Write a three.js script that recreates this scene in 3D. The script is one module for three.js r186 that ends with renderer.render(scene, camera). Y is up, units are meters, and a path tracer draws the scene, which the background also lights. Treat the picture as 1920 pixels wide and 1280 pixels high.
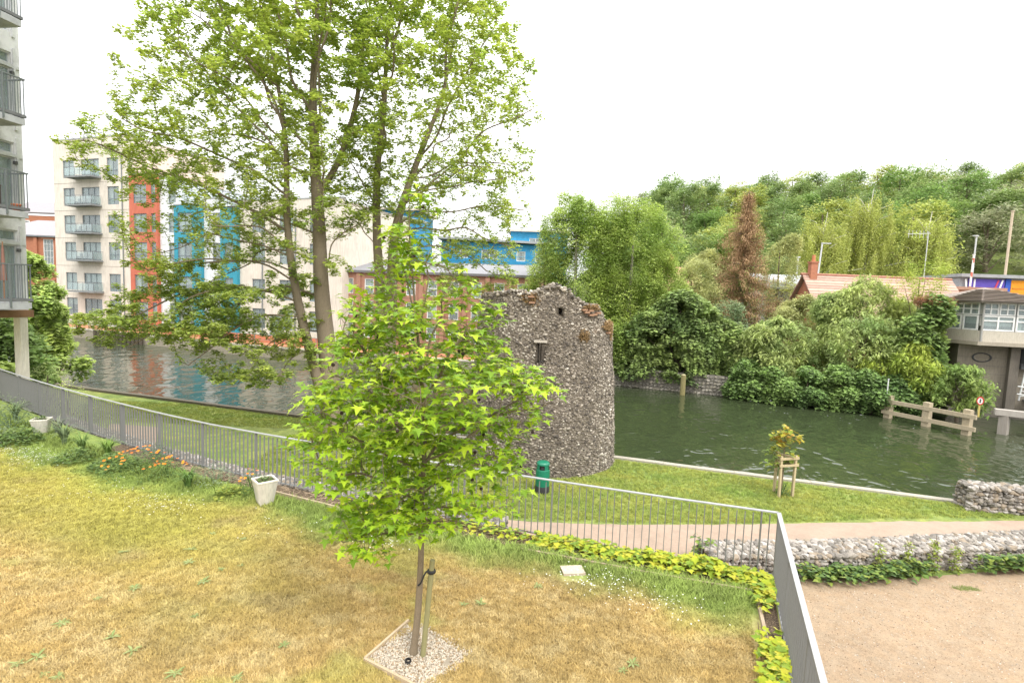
import * as THREE from 'three';
import { mergeGeometries } from 'three/addons/utils/BufferGeometryUtils.js';
import { ImprovedNoise } from 'three/addons/math/ImprovedNoise.js';

// ---------- camera, sky, sun, exposure ----------
const scene = new THREE.Scene();
const camera = new THREE.PerspectiveCamera(65.24, 1.5, 0.1, 2000);
camera.position.set(0, 4.4, 0);
camera.rotation.order = 'YXZ';
camera.rotation.set(-4.898 * Math.PI / 180, 0, 2.308 * Math.PI / 180);
const renderer = new THREE.WebGLRenderer({ antialias: true });
renderer.toneMapping = THREE.LinearToneMapping;
renderer.toneMappingExposure = 2.1;
renderer.shadowMap.enabled = true;

const perlin = new ImprovedNoise();
const N3 = (x, y, z = 0) => perlin.noise(x, y, z);
function fbm(x, y, o = 4, z = 0) { let s = 0, a = 0.5; for (let i = 0; i < o; i++) { s += a * N3(x, y, z + i * 7.3); x *= 2.03; y *= 2.03; a *= 0.5; } return s; }
function rng(seed) { let a = seed >>> 0; return () => { a = (a + 0x6D2B79F5) | 0; let t = Math.imul(a ^ (a >>> 15), 1 | a); t = (t + Math.imul(t ^ (t >>> 7), 61 | t)) ^ t; return ((t ^ (t >>> 14)) >>> 0) / 4294967296; }; }
const clamp = (x, a = 0, b = 1) => Math.min(b, Math.max(a, x));
const lerp = (a, b, t) => a + (b - a) * t;
const sstep = (a, b, x) => { const t = clamp((x - a) / (b - a)); return t * t * (3 - 2 * t); };

{ // overcast sky: an even cloud sheet, brighter towards the zenith as cloud decks are, with faint soft cloud structure
  const W = 1024, H = 512, d = new Float32Array(W * H * 4);
  for (let j = 0; j < H; j++) {
    const el = ((j + 0.5) / H - 0.5) * Math.PI, s = Math.max(0, Math.sin(el));
    for (let i = 0; i < W; i++) {
      const az = (i + 0.5) / W * Math.PI * 2;
      const cx = Math.cos(az) * Math.cos(el), cz = Math.sin(az) * Math.cos(el), k = 1 / (s + 0.25);
      const c = fbm(cx * k * 0.9 + 3, cz * k * 1.1, 4, 2.5);
      const L = (0.66 + 1.38 * s) * (1 + 0.16 * c), o = (j * W + i) * 4;
      d[o] = L * 0.992; d[o + 1] = L; d[o + 2] = L * 1.012; d[o + 3] = 1;
    }
  }
  const t = new THREE.DataTexture(d, W, H, THREE.RGBAFormat, THREE.FloatType);
  t.mapping = THREE.EquirectangularReflectionMapping; t.magFilter = t.minFilter = THREE.LinearFilter; t.needsUpdate = true;
  scene.background = t; scene.environment = t;
}
const sun = new THREE.DirectionalLight(new THREE.Color(1, 0.965, 0.9), 1.4);
sun.position.set(28, 60, 22); sun.target.position.set(0, 0, -20);
sun.castShadow = true; sun.shadow.radius = 32; sun.shadow.mapSize.set(2048, 2048);
Object.assign(sun.shadow.camera, { left: -90, right: 90, top: 90, bottom: -90, near: 1, far: 300 });
scene.add(sun, sun.target);

// ---------- helpers ----------
const taken = {};
function numbered(n) { const k = taken[n] = (taken[n] ?? -1) + 1; return k ? `${n}_${String(k).padStart(3, '0')}` : n; }
function tag(o, label, category, group, kind) {
  if (label) o.userData.label = label;
  if (category) o.userData.category = category;
  if (group) o.userData.group = group;
  if (kind) o.userData.kind = kind;
  return o;
}
function thing(name, label, category, pos = [0, 0, 0], ry = 0, group) {
  const g = new THREE.Group(); g.name = numbered(name); g.position.set(...pos); g.rotation.y = ry; scene.add(g);
  return tag(g, label, category, group);
}
function metreUV(g) { // uv in metres from the dominant axis of the normal
  const p = g.attributes.position, n = g.attributes.normal, uv = new Float32Array(p.count * 2);
  for (let i = 0; i < p.count; i++) {
    const ax = Math.abs(n.getX(i)), ay = Math.abs(n.getY(i)), az = Math.abs(n.getZ(i));
    if (ay >= ax && ay >= az) { uv[2 * i] = p.getX(i); uv[2 * i + 1] = p.getZ(i); }
    else if (ax > az) { uv[2 * i] = p.getZ(i); uv[2 * i + 1] = p.getY(i); }
    else { uv[2 * i] = p.getX(i); uv[2 * i + 1] = p.getY(i); }
  }
  g.setAttribute('uv', new THREE.BufferAttribute(uv, 2)); return g;
}
function plain(g) { const r = g.index ? g.toNonIndexed() : g; for (const k of Object.keys(r.attributes)) if (!['position', 'normal', 'uv', 'color'].includes(k)) r.deleteAttribute(k); if (!r.attributes.normal) r.computeVertexNormals(); if (!r.attributes.uv) metreUV(r); return r; }
const M4 = (x = 0, y = 0, z = 0, rx = 0, ry = 0, rz = 0, sx = 1, sy = sx, sz = sx) => new THREE.Matrix4().compose(new THREE.Vector3(x, y, z), new THREE.Quaternion().setFromEuler(new THREE.Euler(rx, ry, rz, 'YXZ')), new THREE.Vector3(sx, sy, sz));
class Geo { // collects pieces of ONE part
  constructor() { this.l = []; }
  add(g, m) { g = plain(g.clone()); if (m) g.applyMatrix4(m); this.l.push(g); return this; }
  box(w, h, d, x = 0, y = 0, z = 0, rx = 0, ry = 0, rz = 0) { return this.add(new THREE.BoxGeometry(w, h, d), M4(x, y, z, rx, ry, rz)); }
  cyl(r0, r1, h, x = 0, y = 0, z = 0, n = 10, rx = 0, ry = 0, rz = 0) { return this.add(new THREE.CylinderGeometry(r1, r0, h, n), M4(x, y, z, rx, ry, rz)); }
  bar(a, b, w, d = w) { // rectangular bar from a to b
    const A = new THREE.Vector3(...a), B = new THREE.Vector3(...b), v = B.clone().sub(A), L = v.length();
    const m = new THREE.Matrix4().lookAt(B, A, Math.abs(v.y) > 0.99 * L ? new THREE.Vector3(0, 0, 1) : new THREE.Vector3(0, 1, 0)); m.setPosition(A.add(B).multiplyScalar(0.5));
    return this.add(new THREE.BoxGeometry(w, d, L), m);
  }
  rod(a, b, r, n = 6) { const A = new THREE.Vector3(...a), B = new THREE.Vector3(...b), v = B.clone().sub(A); const m = new THREE.Matrix4().compose(A.clone().add(B).multiplyScalar(0.5), new THREE.Quaternion().setFromUnitVectors(new THREE.Vector3(0, 1, 0), v.clone().normalize()), new THREE.Vector3(1, 1, 1)); return this.add(new THREE.CylinderGeometry(r, r, v.length(), n), m); }
  geo(uv = true) { let g = this.l.length === 1 ? this.l[0] : mergeGeometries(this.l); return uv ? metreUV(g) : g; }
  build(name, mat, parent, uv = true) { return mesh(name, this.geo(uv), mat, parent); }
}
function mesh(name, geo, mat, parent, pos, ry) {
  const m = new THREE.Mesh(geo, mat); m.castShadow = m.receiveShadow = true;
  m.name = parent ? name : numbered(name); if (pos) m.position.set(...pos); if (ry) m.rotation.y = ry;
  (parent ?? scene).add(m); return m;
}
function structure(o) { o.userData.kind = 'structure'; return o; }
const rgb = (r, g, b) => new THREE.Color().setRGB(r, g, b);

// tileable value noise for textures
function lattice(seed, n) { const r = rng(seed), a = new Float32Array(n * n); for (let i = 0; i < a.length; i++) a[i] = r(); return (u, v) => { u = ((u % 1) + 1) % 1 * n; v = ((v % 1) + 1) % 1 * n; const i = Math.floor(u), j = Math.floor(v), f = u - i, g = v - j, F = f * f * (3 - 2 * f), G = g * g * (3 - 2 * g), I = (i + 1) % n, J = (j + 1) % n, q = i % n, w = j % n; return lerp(lerp(a[w * n + q], a[w * n + I], F), lerp(a[J * n + q], a[J * n + I], F), G); }; }
function tex(w, h, f, srgb = true) { // f(u,v) -> [r,g,b] 0..1 (linear values when srgb: they are encoded here)
  const d = new Uint8Array(w * h * 4), enc = (x) => { x = clamp(x); return 255 * (srgb ? (x < 0.0031308 ? 12.92 * x : 1.055 * Math.pow(x, 1 / 2.4) - 0.055) : x); };
  for (let j = 0; j < h; j++) for (let i = 0; i < w; i++) { const c = f((i + 0.5) / w, (j + 0.5) / h), o = (j * w + i) * 4; d[o] = enc(c[0]); d[o + 1] = enc(c[1]); d[o + 2] = enc(c[2]); d[o + 3] = 255; }
  const t = new THREE.DataTexture(d, w, h, THREE.RGBAFormat); t.wrapS = t.wrapT = THREE.RepeatWrapping; t.magFilter = THREE.LinearFilter; t.minFilter = THREE.LinearMipmapLinearFilter; t.generateMipmaps = true;
  if (srgb) t.colorSpace = THREE.SRGBColorSpace; t.needsUpdate = true; return t;
}
const rep = (t, m, n = m) => { const c = t.clone(); c.repeat.set(1 / m, 1 / n); c.needsUpdate = true; return c; };
const la = lattice(11, 8), lb = lattice(12, 32), lc = lattice(13, 128), ld = lattice(14, 256);
const mottleT = tex(512, 512, (u, v) => { const s = 0.62 + 0.2 * la(u, v) + 0.16 * lb(u, v) + 0.14 * lc(u, v) + 0.1 * ld(u, v); return [s, s, s]; });
const grainT = tex(512, 512, (u, v) => { const s = 0.45 * ld(u, v) + 0.35 * lc(u, v) + 0.2 * lb(u, v); return [s, s, s]; }, false);
const stainT = tex(512, 512, (u, v) => { const s = 0.7 + 0.22 * lb(u * 2, v * 0.25) + 0.14 * lc(u, v * 0.2) + 0.1 * la(u, v); return [s, s * 0.985, s * 0.96]; });
const woodT = tex(256, 512, (u, v) => { const s = 0.6 + 0.3 * lc(u * 1.0, v * 0.06) + 0.2 * ld(u, v * 0.08) + 0.12 * la(u, v); return [s, s * 0.98, s * 0.94]; });
function mat(r, g, b, o = {}) { // mottled surface
  const { rough = 0.85, metal = 0, map = mottleT, size = 3, sizeY, bump = 0, bsize = 0.6, ...rest } = o;
  const m = new THREE.MeshStandardMaterial({ color: rgb(r, g, b), roughness: rough, metalness: metal, ...rest });
  if (map) m.map = rep(map, size, sizeY ?? size);
  if (bump) { m.bumpMap = rep(grainT, bsize); m.bumpScale = bump; }
  return m;
}
function leafMat(r, g, b, tr = 0.35, rough = 0.75) { return new THREE.MeshPhysicalMaterial({ color: rgb(r, g, b), roughness: rough, transmission: tr, thickness: 0, side: THREE.DoubleSide, specularIntensity: 0.4 }); }
function instanced(name, geo, m, mats, colors, parent) {
  const im = new THREE.InstancedMesh(geo, m, mats.length); im.name = parent ? name : numbered(name); im.castShadow = im.receiveShadow = true;
  for (let i = 0; i < mats.length; i++) { im.setMatrixAt(i, mats[i]); if (colors) im.setColorAt(i, colors[i]); }
  (parent ?? scene).add(im); im.userData.kind = 'stuff'; return im;
}

// ---------- the ground: upper lawn, river bank, path, yard, river, far land ----------
const BANK = -1.8, WATER = -2.5;
const V2 = (x, z) => new THREE.Vector2(x, z);
const fenceCurve = new THREE.CatmullRomCurve3([[-27, -24.6], [-22, -21.3], [-17.98, -18.57], [-12.64, -15.3], [-7.35, -12.48], [-5.55, -11.72], [-0.5, -9.86], [2.9, -8.76], [4.4, -8.32]].map(([x, z]) => new THREE.Vector3(x, 0, z)), false, 'centripetal');
const fencePts = fenceCurve.getSpacedPoints(240).map((p) => [p.x, p.z]);
const SIDE_A = [4.4, -8.32], SIDE_B = [2.35, -3.1], SIDE_C = [0.9, 0.6];
function nearFence(x, z) { // distance to the front railing line, signed: positive on the lawn side
  let best = 1e9, bi = 0; for (let i = 0; i < fencePts.length; i += 2) { const d = (fencePts[i][0] - x) ** 2 + (fencePts[i][1] - z) ** 2; if (d < best) { best = d; bi = i; } }
  const a = fencePts[Math.max(0, bi - 1)], b = fencePts[Math.min(fencePts.length - 1, bi + 1)], tx = b[0] - a[0], tz = b[1] - a[1], L = Math.hypot(tx, tz);
  return ((fencePts[bi][0] - x) * tz - (fencePts[bi][1] - z) * tx) / L;
}
function sideDist(x, z) { const tx = SIDE_C[0] - SIDE_A[0], tz = SIDE_C[1] - SIDE_A[1], L = Math.hypot(tx, tz); return -((x - SIDE_A[0]) * tz - (z - SIDE_A[1]) * tx) / L; } // positive on the lawn side
function onLawn(x, z, m = 0.6) { return nearFence(x, z) > m && sideDist(x, z) > m * 0.75; }
const offs = (k) => fencePts.map(([x, z], i) => { const a = fencePts[Math.max(0, i - 1)], b = fencePts[Math.min(fencePts.length - 1, i + 1)], tx = b[0] - a[0], tz = b[1] - a[1], L = Math.hypot(tx, tz); return [x - tz / L * k, z + tx / L * k]; });

// dry lawn colour: parched straw, with greener sward towards the bed and moss-green patches
function lawnCol(x, z, r = 0.5) {
  const d = nearFence(x, z), n1 = fbm(x * 0.35 + 5, z * 0.5, 4), n2 = fbm(x * 1.7, z * 2.6 + 9, 3), n3 = fbm(x * 6, z * 9 + 30, 2);
  const strip = 1.45 + 1.1 * fbm(x * 0.5 + 40, 2, 3) + (x < -6 ? 0.35 * (-6 - x) * 0.3 : 0);
  let green = 1 - sstep(strip - 0.55, strip + 0.35, d + n2 * 0.5);
  const patch = sstep(0.16, 0.42, n1 + 0.35 * n2) * 0.5;
  const yel = sstep(-1.2, -6.5, x + 1.5 * n1) * sstep(5.2, 2.2, d + n1 * 2) * 0.85;
  const dark = sstep(0.12, 0.45, fbm(x * 0.9 + 80, z * 1.2, 3) + 0.3 * n3) * 0.5;
  const dry = [0.50, 0.36, 0.135], pale = [0.57, 0.45, 0.22], ylw = [0.41, 0.39, 0.075], grn = [0.25, 0.32, 0.075], brn = [0.36, 0.275, 0.12];
  const c = [0, 1, 2].map((i) => {
    let v = lerp(dry[i], pale[i], sstep(-0.1, 0.35, n2 + n3 * 0.6 + (r - 0.5) * 0.4));
    v = lerp(v, ylw[i], yel); v = lerp(v, brn[i], dark); v = lerp(v, ylw[i] * 0.8 + grn[i] * 0.2, patch);
    return lerp(v, grn[i] * (1.1 + 0.5 * n2) + (r - 0.5) * 0.02, clamp(green)) * (0.92 + 0.4 * n3 + 0.3 * n1 + 0.2 * (r - 0.5));
  });
  c.green = green; return c;
}
{
  const X0 = -20, X1 = 5, Z0 = -20, Z1 = 0;
  const lt = tex(1600, 1280, (u, v) => lawnCol(lerp(X0, X1, u), lerp(Z0, Z1, v), ld(u * 3, v * 3)));
  lt.wrapS = lt.wrapT = THREE.ClampToEdgeWrapping;
  const s = new THREE.Shape([...offs(0.02).map(([x, z]) => V2(x, -z)), V2(SIDE_C[0], -SIDE_C[1]), V2(0.5, -3), V2(-30, -3)].map((p) => p));
  const g = new THREE.ShapeGeometry(s); g.rotateX(-Math.PI / 2);
  const p = g.attributes.position, uv = g.attributes.uv; for (let i = 0; i < p.count; i++) uv.setXY(i, (p.getX(i) - X0) / (X1 - X0), (p.getZ(i) - Z0) / (Z1 - Z0));
  const m = new THREE.MeshStandardMaterial({ map: lt, roughness: 1 }); m.bumpMap = rep(grainT, 1 / 40, 1 / 32); m.bumpScale = 0.02;
  structure(mesh('lawn', g, m));
}
function flatSheet(name, pts, y, m, uvk = 1) { const g = new THREE.ShapeGeometry(new THREE.Shape(pts.map(([x, z]) => V2(x, -z)))); g.rotateX(-Math.PI / 2); g.translate(0, y, 0); metreUV(g); return structure(mesh(name, g, m)); }
const bankLine = (x) => -20.48 - 0.5 + (x - 4.47) * 0.318 + 0.5; // z of the near bank's edge
const grassT = tex(1024, 1024, (u, v) => { // mown grass, 8 m tile
  const a = la(u, v), b = lb(u, v), c = lc(u * 2, v * 4), d = ld(u * 2, v * 6), k = 0.7 + 0.35 * b + 0.5 * (c - 0.5) + 0.45 * (d - 0.5), y = clamp(a * 0.75 + b * 0.4 - 0.25 + (lattice1(u, v) - 0.5) * 0.3);
  return [lerp(0.18, 0.31, y) * k, lerp(0.25, 0.315, y) * k, lerp(0.05, 0.075, y) * k];
});
function lattice1(u, v) { return lc(u * 0.5 + 0.3, v * 0.5); }
{
  const bankPts = [...offs(-0.3), ];
  const grassPts = [[-70, bankLine(-70)], [60, bankLine(60)], [60, 20], [-70, 20]];
  const gm = new THREE.MeshStandardMaterial({ map: rep(grassT, 8), roughness: 1 }); gm.bumpMap = rep(grainT, 0.9); gm.bumpScale = 0.02;
  flatSheet('river_bank_grass', grassPts, BANK, gm);
  // tarmac path with tan dressing
  const pathT = tex(512, 512, (u, v) => { const k = 0.8 + 0.16 * la(u, v) + 0.12 * lb(u, v) + 0.16 * (ld(u, v) - 0.5) + 0.12 * lc(u, v); return [0.3 * k, 0.22 * k, 0.163 * k]; });
  const pm = new THREE.MeshStandardMaterial({ map: rep(pathT, 2.2), roughness: 0.95 }); pm.bumpMap = rep(grainT, 0.5); pm.bumpScale = 0.006;
  const r = rng(5), jag = (pts) => { const c = new THREE.CatmullRomCurve3(pts.map(([x, z]) => new THREE.Vector3(x, 0, z)), false, 'centripetal'); return c.getSpacedPoints(160).map((p) => [p.x + (r() - 0.5) * 0.05, p.z + (r() - 0.5) * 0.09]); };
  const outer = jag([[40, -23.5], [25, -18.2], [15.8, -15.8], [11.9, -15.34], [8.1, -14.83], [5, -14.46], [2.27, -14.28], [-0.4, -14.34], [-6, -15.6], [-10.6, -17.4], [-12.9, -19.2], [-14.9, -22.3]]);
  const inner = [[-17.2, -22.6], [-15.6, -19.6], [-12.5, -16.4], [-7, -13.4], [-0.5, -10.8], [2.9, -9.7], [5, -9.4], [5.2, -12.2], [7.6, -12.75], [13.9, -13.9], [25, -16.0], [40, -20.6]];
  flatSheet('path', [...outer, ...inner], BANK + 0.006, pm);
  const yardT = tex(1024, 1024, (u, v) => { const k = 0.82 + 0.14 * la(u, v) + 0.12 * lb(u, v) + 0.5 * (ld(u * 2, v * 2) - 0.5) * 0.8 + 0.2 * (lc(u, v) - 0.5); const t = lb(u + 0.3, v); return [0.33 * k, lerp(0.23, 0.247, t) * k, lerp(0.14, 0.163, t) * k]; });
  const ym = new THREE.MeshStandardMaterial({ map: rep(yardT, 4), roughness: 1 }); ym.bumpMap = rep(grainT, 0.5); ym.bumpScale = 0.012;
  flatSheet('gravel_yard', [[4.6, -11.6], [7.1, -11.75], [9.4, -11.95], [13, -12.7], [25, -14.8], [40, -17], [40, 6], [1.2, 6], [4.2, -8.2]], BANK + 0.008, ym);
  // retaining wall under the lawn's rim
  const o1 = offs(-0.06), wall = []; const idx = [];
  const rim = [...o1, [SIDE_A[0] + 0.06, SIDE_A[1]], [SIDE_C[0] + 0.06, SIDE_C[1]]];
  rim.forEach(([x, z]) => wall.push(x, -0.02, z, x, BANK - 0.1, z)); for (let i = 0; i < rim.length - 1; i++) idx.push(2 * i, 2 * i + 1, 2 * i + 2, 2 * i + 1, 2 * i + 3, 2 * i + 2);
  const g = new THREE.BufferGeometry(); g.setAttribute('position', new THREE.Float32BufferAttribute(wall, 3)); g.setIndex(idx); g.computeVertexNormals();
  tag(mesh('retaining_wall', plain(g), mat(0.3, 0.28, 0.25, { size: 2, bump: 0.02 })), 'low concrete retaining wall under the rim of the dry lawn', 'wall');
}
{ // river
  const S = 1024, hgt = new Float32Array(S * S), r = rng(77), waves = [];
  for (let i = 0; i < 60; i++) { const a = 0.62 + (r() - 0.5) * 1.5, k = 5 + Math.floor(r() * r() * 46); waves.push([Math.round(Math.cos(a) * k), Math.round(Math.sin(a) * k), r() * 6.28, 1 / Math.pow(k, 1.05)]); }
  let lo = 1e9, hi = -1e9;
  for (let j = 0; j < S; j++) for (let i = 0; i < S; i++) { const u = i / S, v = j / S; let h = 0, wx = (lb(u, v) - 0.5) * 0.05, wy = (lb(u + 0.5, v) - 0.5) * 0.05; for (const [kx, ky, p, A] of waves) h += A * Math.sin(6.2832 * (kx * (u + wx) + ky * (v + wy)) + p); h *= 0.55 + 0.9 * la(u, v); h += 0.05 * (lc(u, v) - 0.5); hgt[j * S + i] = h; lo = Math.min(lo, h); hi = Math.max(hi, h); }
  const wt = tex(S, S, (u, v) => { const h = (hgt[Math.floor(v * S) * S + Math.floor(u * S)] - lo) / (hi - lo); return [h, h, h]; }, false);
  const m = new THREE.MeshPhysicalMaterial({ color: rgb(0.03, 0.04, 0.018), roughness: 0.04, ior: 1.333, specularIntensity: 1 });
  m.bumpMap = rep(wt, 13, 13); m.bumpScale = 0.085;
  const g = new THREE.PlaneGeometry(400, 220); g.rotateX(-Math.PI / 2); g.rotateY(-0.3); g.translate(0, WATER, -60); metreUV(g);
  structure(mesh('river', g, m));
}
// kerb along the near bank: long concrete edging lengths
{
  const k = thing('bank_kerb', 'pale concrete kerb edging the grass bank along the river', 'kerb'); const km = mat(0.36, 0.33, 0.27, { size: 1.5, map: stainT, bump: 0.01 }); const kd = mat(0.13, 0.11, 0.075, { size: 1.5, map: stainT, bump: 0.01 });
  const dir = Math.atan2(0.318, 1);
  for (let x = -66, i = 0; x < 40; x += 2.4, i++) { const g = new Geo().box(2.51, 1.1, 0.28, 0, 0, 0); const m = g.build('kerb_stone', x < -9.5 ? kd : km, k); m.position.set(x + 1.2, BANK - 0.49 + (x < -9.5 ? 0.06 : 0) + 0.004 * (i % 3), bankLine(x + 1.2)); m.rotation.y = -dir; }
}
// far land: quay, gardens and the wooded hill
const hillH = (x, z) => { const a = x / Math.max(20, -z); return -1.55 + 36 * sstep(0, 1, (0.5 * x - z - 60) / 170) * sstep(-0.02, 0.3, a) + 0.5 * fbm(x * 0.04, z * 0.04, 2); };
const farLine = (x) => x < -25 ? lerp(-67, -51.7, (x + 62) / 37) : x < 10.6 ? lerp(-51.7, -43.6, (x + 25) / 35.6) : x < 24 ? lerp(-43.6, -36.4, (x - 10.6) / 13.4) : -36.4 - (x - 24) * 0.05;
{
  const nx = 180, nz = 90, pos = [], idx = [];
  for (let j = 0; j <= nz; j++) for (let i = 0; i <= nx; i++) { const t = i / nx, x = lerp(-320, 420, t), zb = farLine(x) - 0.3, z = zb - Math.pow(j / nz, 2) * 560; pos.push(x, j < 2 ? -1.6 : Math.max(-1.6, hillH(x, z)), z); }
  for (let j = 0; j < nz; j++) for (let i = 0; i < nx; i++) { const a = j * (nx + 1) + i, b = a + 1, c = a + nx + 1, d = c + 1; idx.push(a, b, c, b, d, c); }
  const g = new THREE.BufferGeometry(); g.setAttribute('position', new THREE.Float32BufferAttribute(pos, 3)); g.setIndex(idx); g.computeVertexNormals();
  const gm = new THREE.MeshStandardMaterial({ map: rep(grassT, 14), color: rgb(0.6, 0.62, 0.6), roughness: 1 });
  structure(mesh('far_terrain', metreUV(plain(g)), gm));
}

// ---------- railing round the lawn ----------
const steel = mat(0.165, 0.165, 0.16, { rough: 0.6, metal: 0, size: 0.7, bump: 0.001, bsize: 0.2 });
{
  const f = thing('metal_railing', 'grey steel picket railing running round the edge of the dry lawn', 'railing');
  const railTop = mat(0.3, 0.3, 0.3, { rough: 0.5, metal: 0, size: 0.7 }), H = 1.1, side = []; const n2 = 46; for (let i = 0; i <= n2; i++) side.push([lerp(SIDE_A[0], SIDE_B[0], i / n2), lerp(SIDE_A[1], SIDE_B[1], i / n2)]);
  const pk = new THREE.BoxGeometry(0.012, H - 0.1, 0.032); metreUV(plain(pk)); const post = new THREE.BoxGeometry(0.016, H + 0.04, 0.07);
  const run = (pts, skipFirst) => {
    let acc = 0, k = 0, last = pts[0], segStart = pts[0], lastPt = pts[0];
    const put = (x, z, a, isPost) => { const m = mesh(isPost ? 'post' : 'picket', isPost ? post : pk, steel, f, [x, isPost ? H / 2 - 0.03 : H / 2 - 0.0, z], a); };
    const rail = (a, b) => { new Geo().bar([a[0], H, a[1]], [b[0], H, b[1]], 0.062, 0.016).build('top_rail', railTop, f); new Geo().bar([a[0], 0.06, a[1]], [b[0], 0.06, b[1]], 0.05, 0.012).build('bottom_rail', steel, f); };
    const step = 0.124; let pos = 0; const L = []; let tot = 0; for (let i = 0; i < pts.length; i++) { if (i) tot += Math.hypot(pts[i][0] - pts[i - 1][0], pts[i][1] - pts[i - 1][1]); L.push(tot); }
    const at = (s) => { let i = 1; while (i < L.length - 1 && L[i] < s) i++; const t = (s - L[i - 1]) / (L[i] - L[i - 1]); return [lerp(pts[i - 1][0], pts[i][0], t), lerp(pts[i - 1][1], pts[i][1], t), Math.atan2(-(pts[i][1] - pts[i - 1][1]), pts[i][0] - pts[i - 1][0])]; };
    const cnt = Math.floor(tot / step); let prev = at(0.0001);
    for (let i = skipFirst ? 1 : 0; i <= cnt; i++) { const p = at(Math.max(0.0001, tot - i * step)); const isPost = i % 14 === (skipFirst ? 0 : 2) || (i === 0); put(p[0], p[1], p[2], isPost); }
    for (let s = tot, e; s > 0.05; s = e) { e = Math.max(0, s - 14 * step); rail(at(Math.max(0.0001, s)), at(Math.max(0.0001, e))); }
  };
  const long = fencePts.filter(([x]) => x > -22.5);
  run(long, false); run(side.slice().reverse(), true);
}
// ---------- bed between lawn and railing: soil, edging boards ----------
const edgeCurve = new THREE.CatmullRomCurve3([[-8.4, -12.55], [-6.4, -11.65], [-4.53, -10.85], [-2.49, -9.95], [-0.92, -9.37], [0.51, -8.82], [2.62, -8.17], [3.9, -7.8]].map(([x, z]) => new THREE.Vector3(x, 0, z)), false, 'centripetal');
{
  const soilT = tex(512, 512, (u, v) => { const k = 0.55 + 0.5 * lb(u, v) + 0.5 * (ld(u, v) - 0.5) + 0.5 * (lc(u, v) - 0.5), w = sstep(0.62, 0.75, lc(u + 0.4, v + 0.1)); return [lerp(0.17, 0.40, w) * k, lerp(0.115, 0.29, w) * k, lerp(0.07, 0.18, w) * k]; });
  const sm = new THREE.MeshStandardMaterial({ map: rep(soilT, 1.4), roughness: 1 }); sm.bumpMap = rep(grainT, 0.4); sm.bumpScale = 0.03;
  const e = edgeCurve.getSpacedPoints(60).map((p) => [p.x, p.z]); const fi = offs(0.02).filter(([x]) => x > -10.5);
  const r = rng(9), ragged = []; for (let i = 0; i < 14; i++) ragged.push([lerp(-10.6, -8.4, i / 13), lerp(-13.3, -12.5, i / 13) + (r() - 0.5) * 0.3]);
  const sideBed = [[3.75, -7.35], [3.05, -5.55], [2.2, -3.4], [2.35, -3.2]];
  const g = new THREE.ShapeGeometry(new THREE.Shape([...ragged, ...e, ...sideBed, ...[[4.36, -8.3]], ...fi.reverse()].map(([x, z]) => V2(x, -z)))); g.rotateX(-Math.PI / 2); g.translate(0, 0.006, 0); metreUV(g);
  structure(mesh('bed_soil', g, sm));
  const wd = mat(0.36, 0.28, 0.2, { map: woodT, size: 0.3, sizeY: 2, rough: 0.9 });
  const b = thing('bed_edging', 'weathered pale edging boards between lawn and fence bed', 'edging');
  const L = edgeCurve.getLength(), n = 7; for (let i = 2; i < n; i++) { if (i === 4) continue; const p = edgeCurve.getPointAt(i / n), q = edgeCurve.getPointAt((i + 0.97) / n); new Geo().bar([p.x, 0.02, p.z], [q.x, 0.025, q.z], 0.045, 0.09).build('board', wd, b); }
  for (const [a, c] of [[[3.85, -7.7], [3.5, -6.65]], [[3.46, -6.6], [3.1, -5.6]], [[3.04, -5.55], [2.2, -3.4]]]) new Geo().bar([a[0], 0.02, a[1]], [c[0], 0.025, c[1]], 0.045, 0.09).build('board', wd, b);
}
// ---------- rough stones and gabions ----------
function stoneGeo(seed, sx = 1, sy = 0.7, sz = 0.85, det = 1) {
  const g = new THREE.IcosahedronGeometry(0.5, det), p = g.attributes.position, r = rng(seed), o = [r() * 50, r() * 50, r() * 50];
  for (let i = 0; i < p.count; i++) { const x = p.getX(i), y = p.getY(i), z = p.getZ(i), k = 1 + 0.55 * N3(x * 2.4 + o[0], y * 2.4 + o[1], z * 2.4 + o[2]); p.setXYZ(i, x * k * sx, y * k * sy, z * k * sz); }
  g.computeVertexNormals(); return plain(g);
}
const stoneGs = [1, 2, 3, 4, 5].map((s) => stoneGeo(s * 31, 1, 0.62 + 0.1 * (s % 3), 0.85));
const gabStone = [[0.32, 0.285, 0.25], [0.27, 0.238, 0.2], [0.2, 0.178, 0.152], [0.25, 0.2, 0.145], [0.38, 0.35, 0.315], [0.16, 0.142, 0.12]].map((c) => mat(...c, { size: 0.25, rough: 0.9 }));
const wireM = mat(0.24, 0.24, 0.24, { map: null, rough: 0.5, metal: 0.6 });
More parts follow.
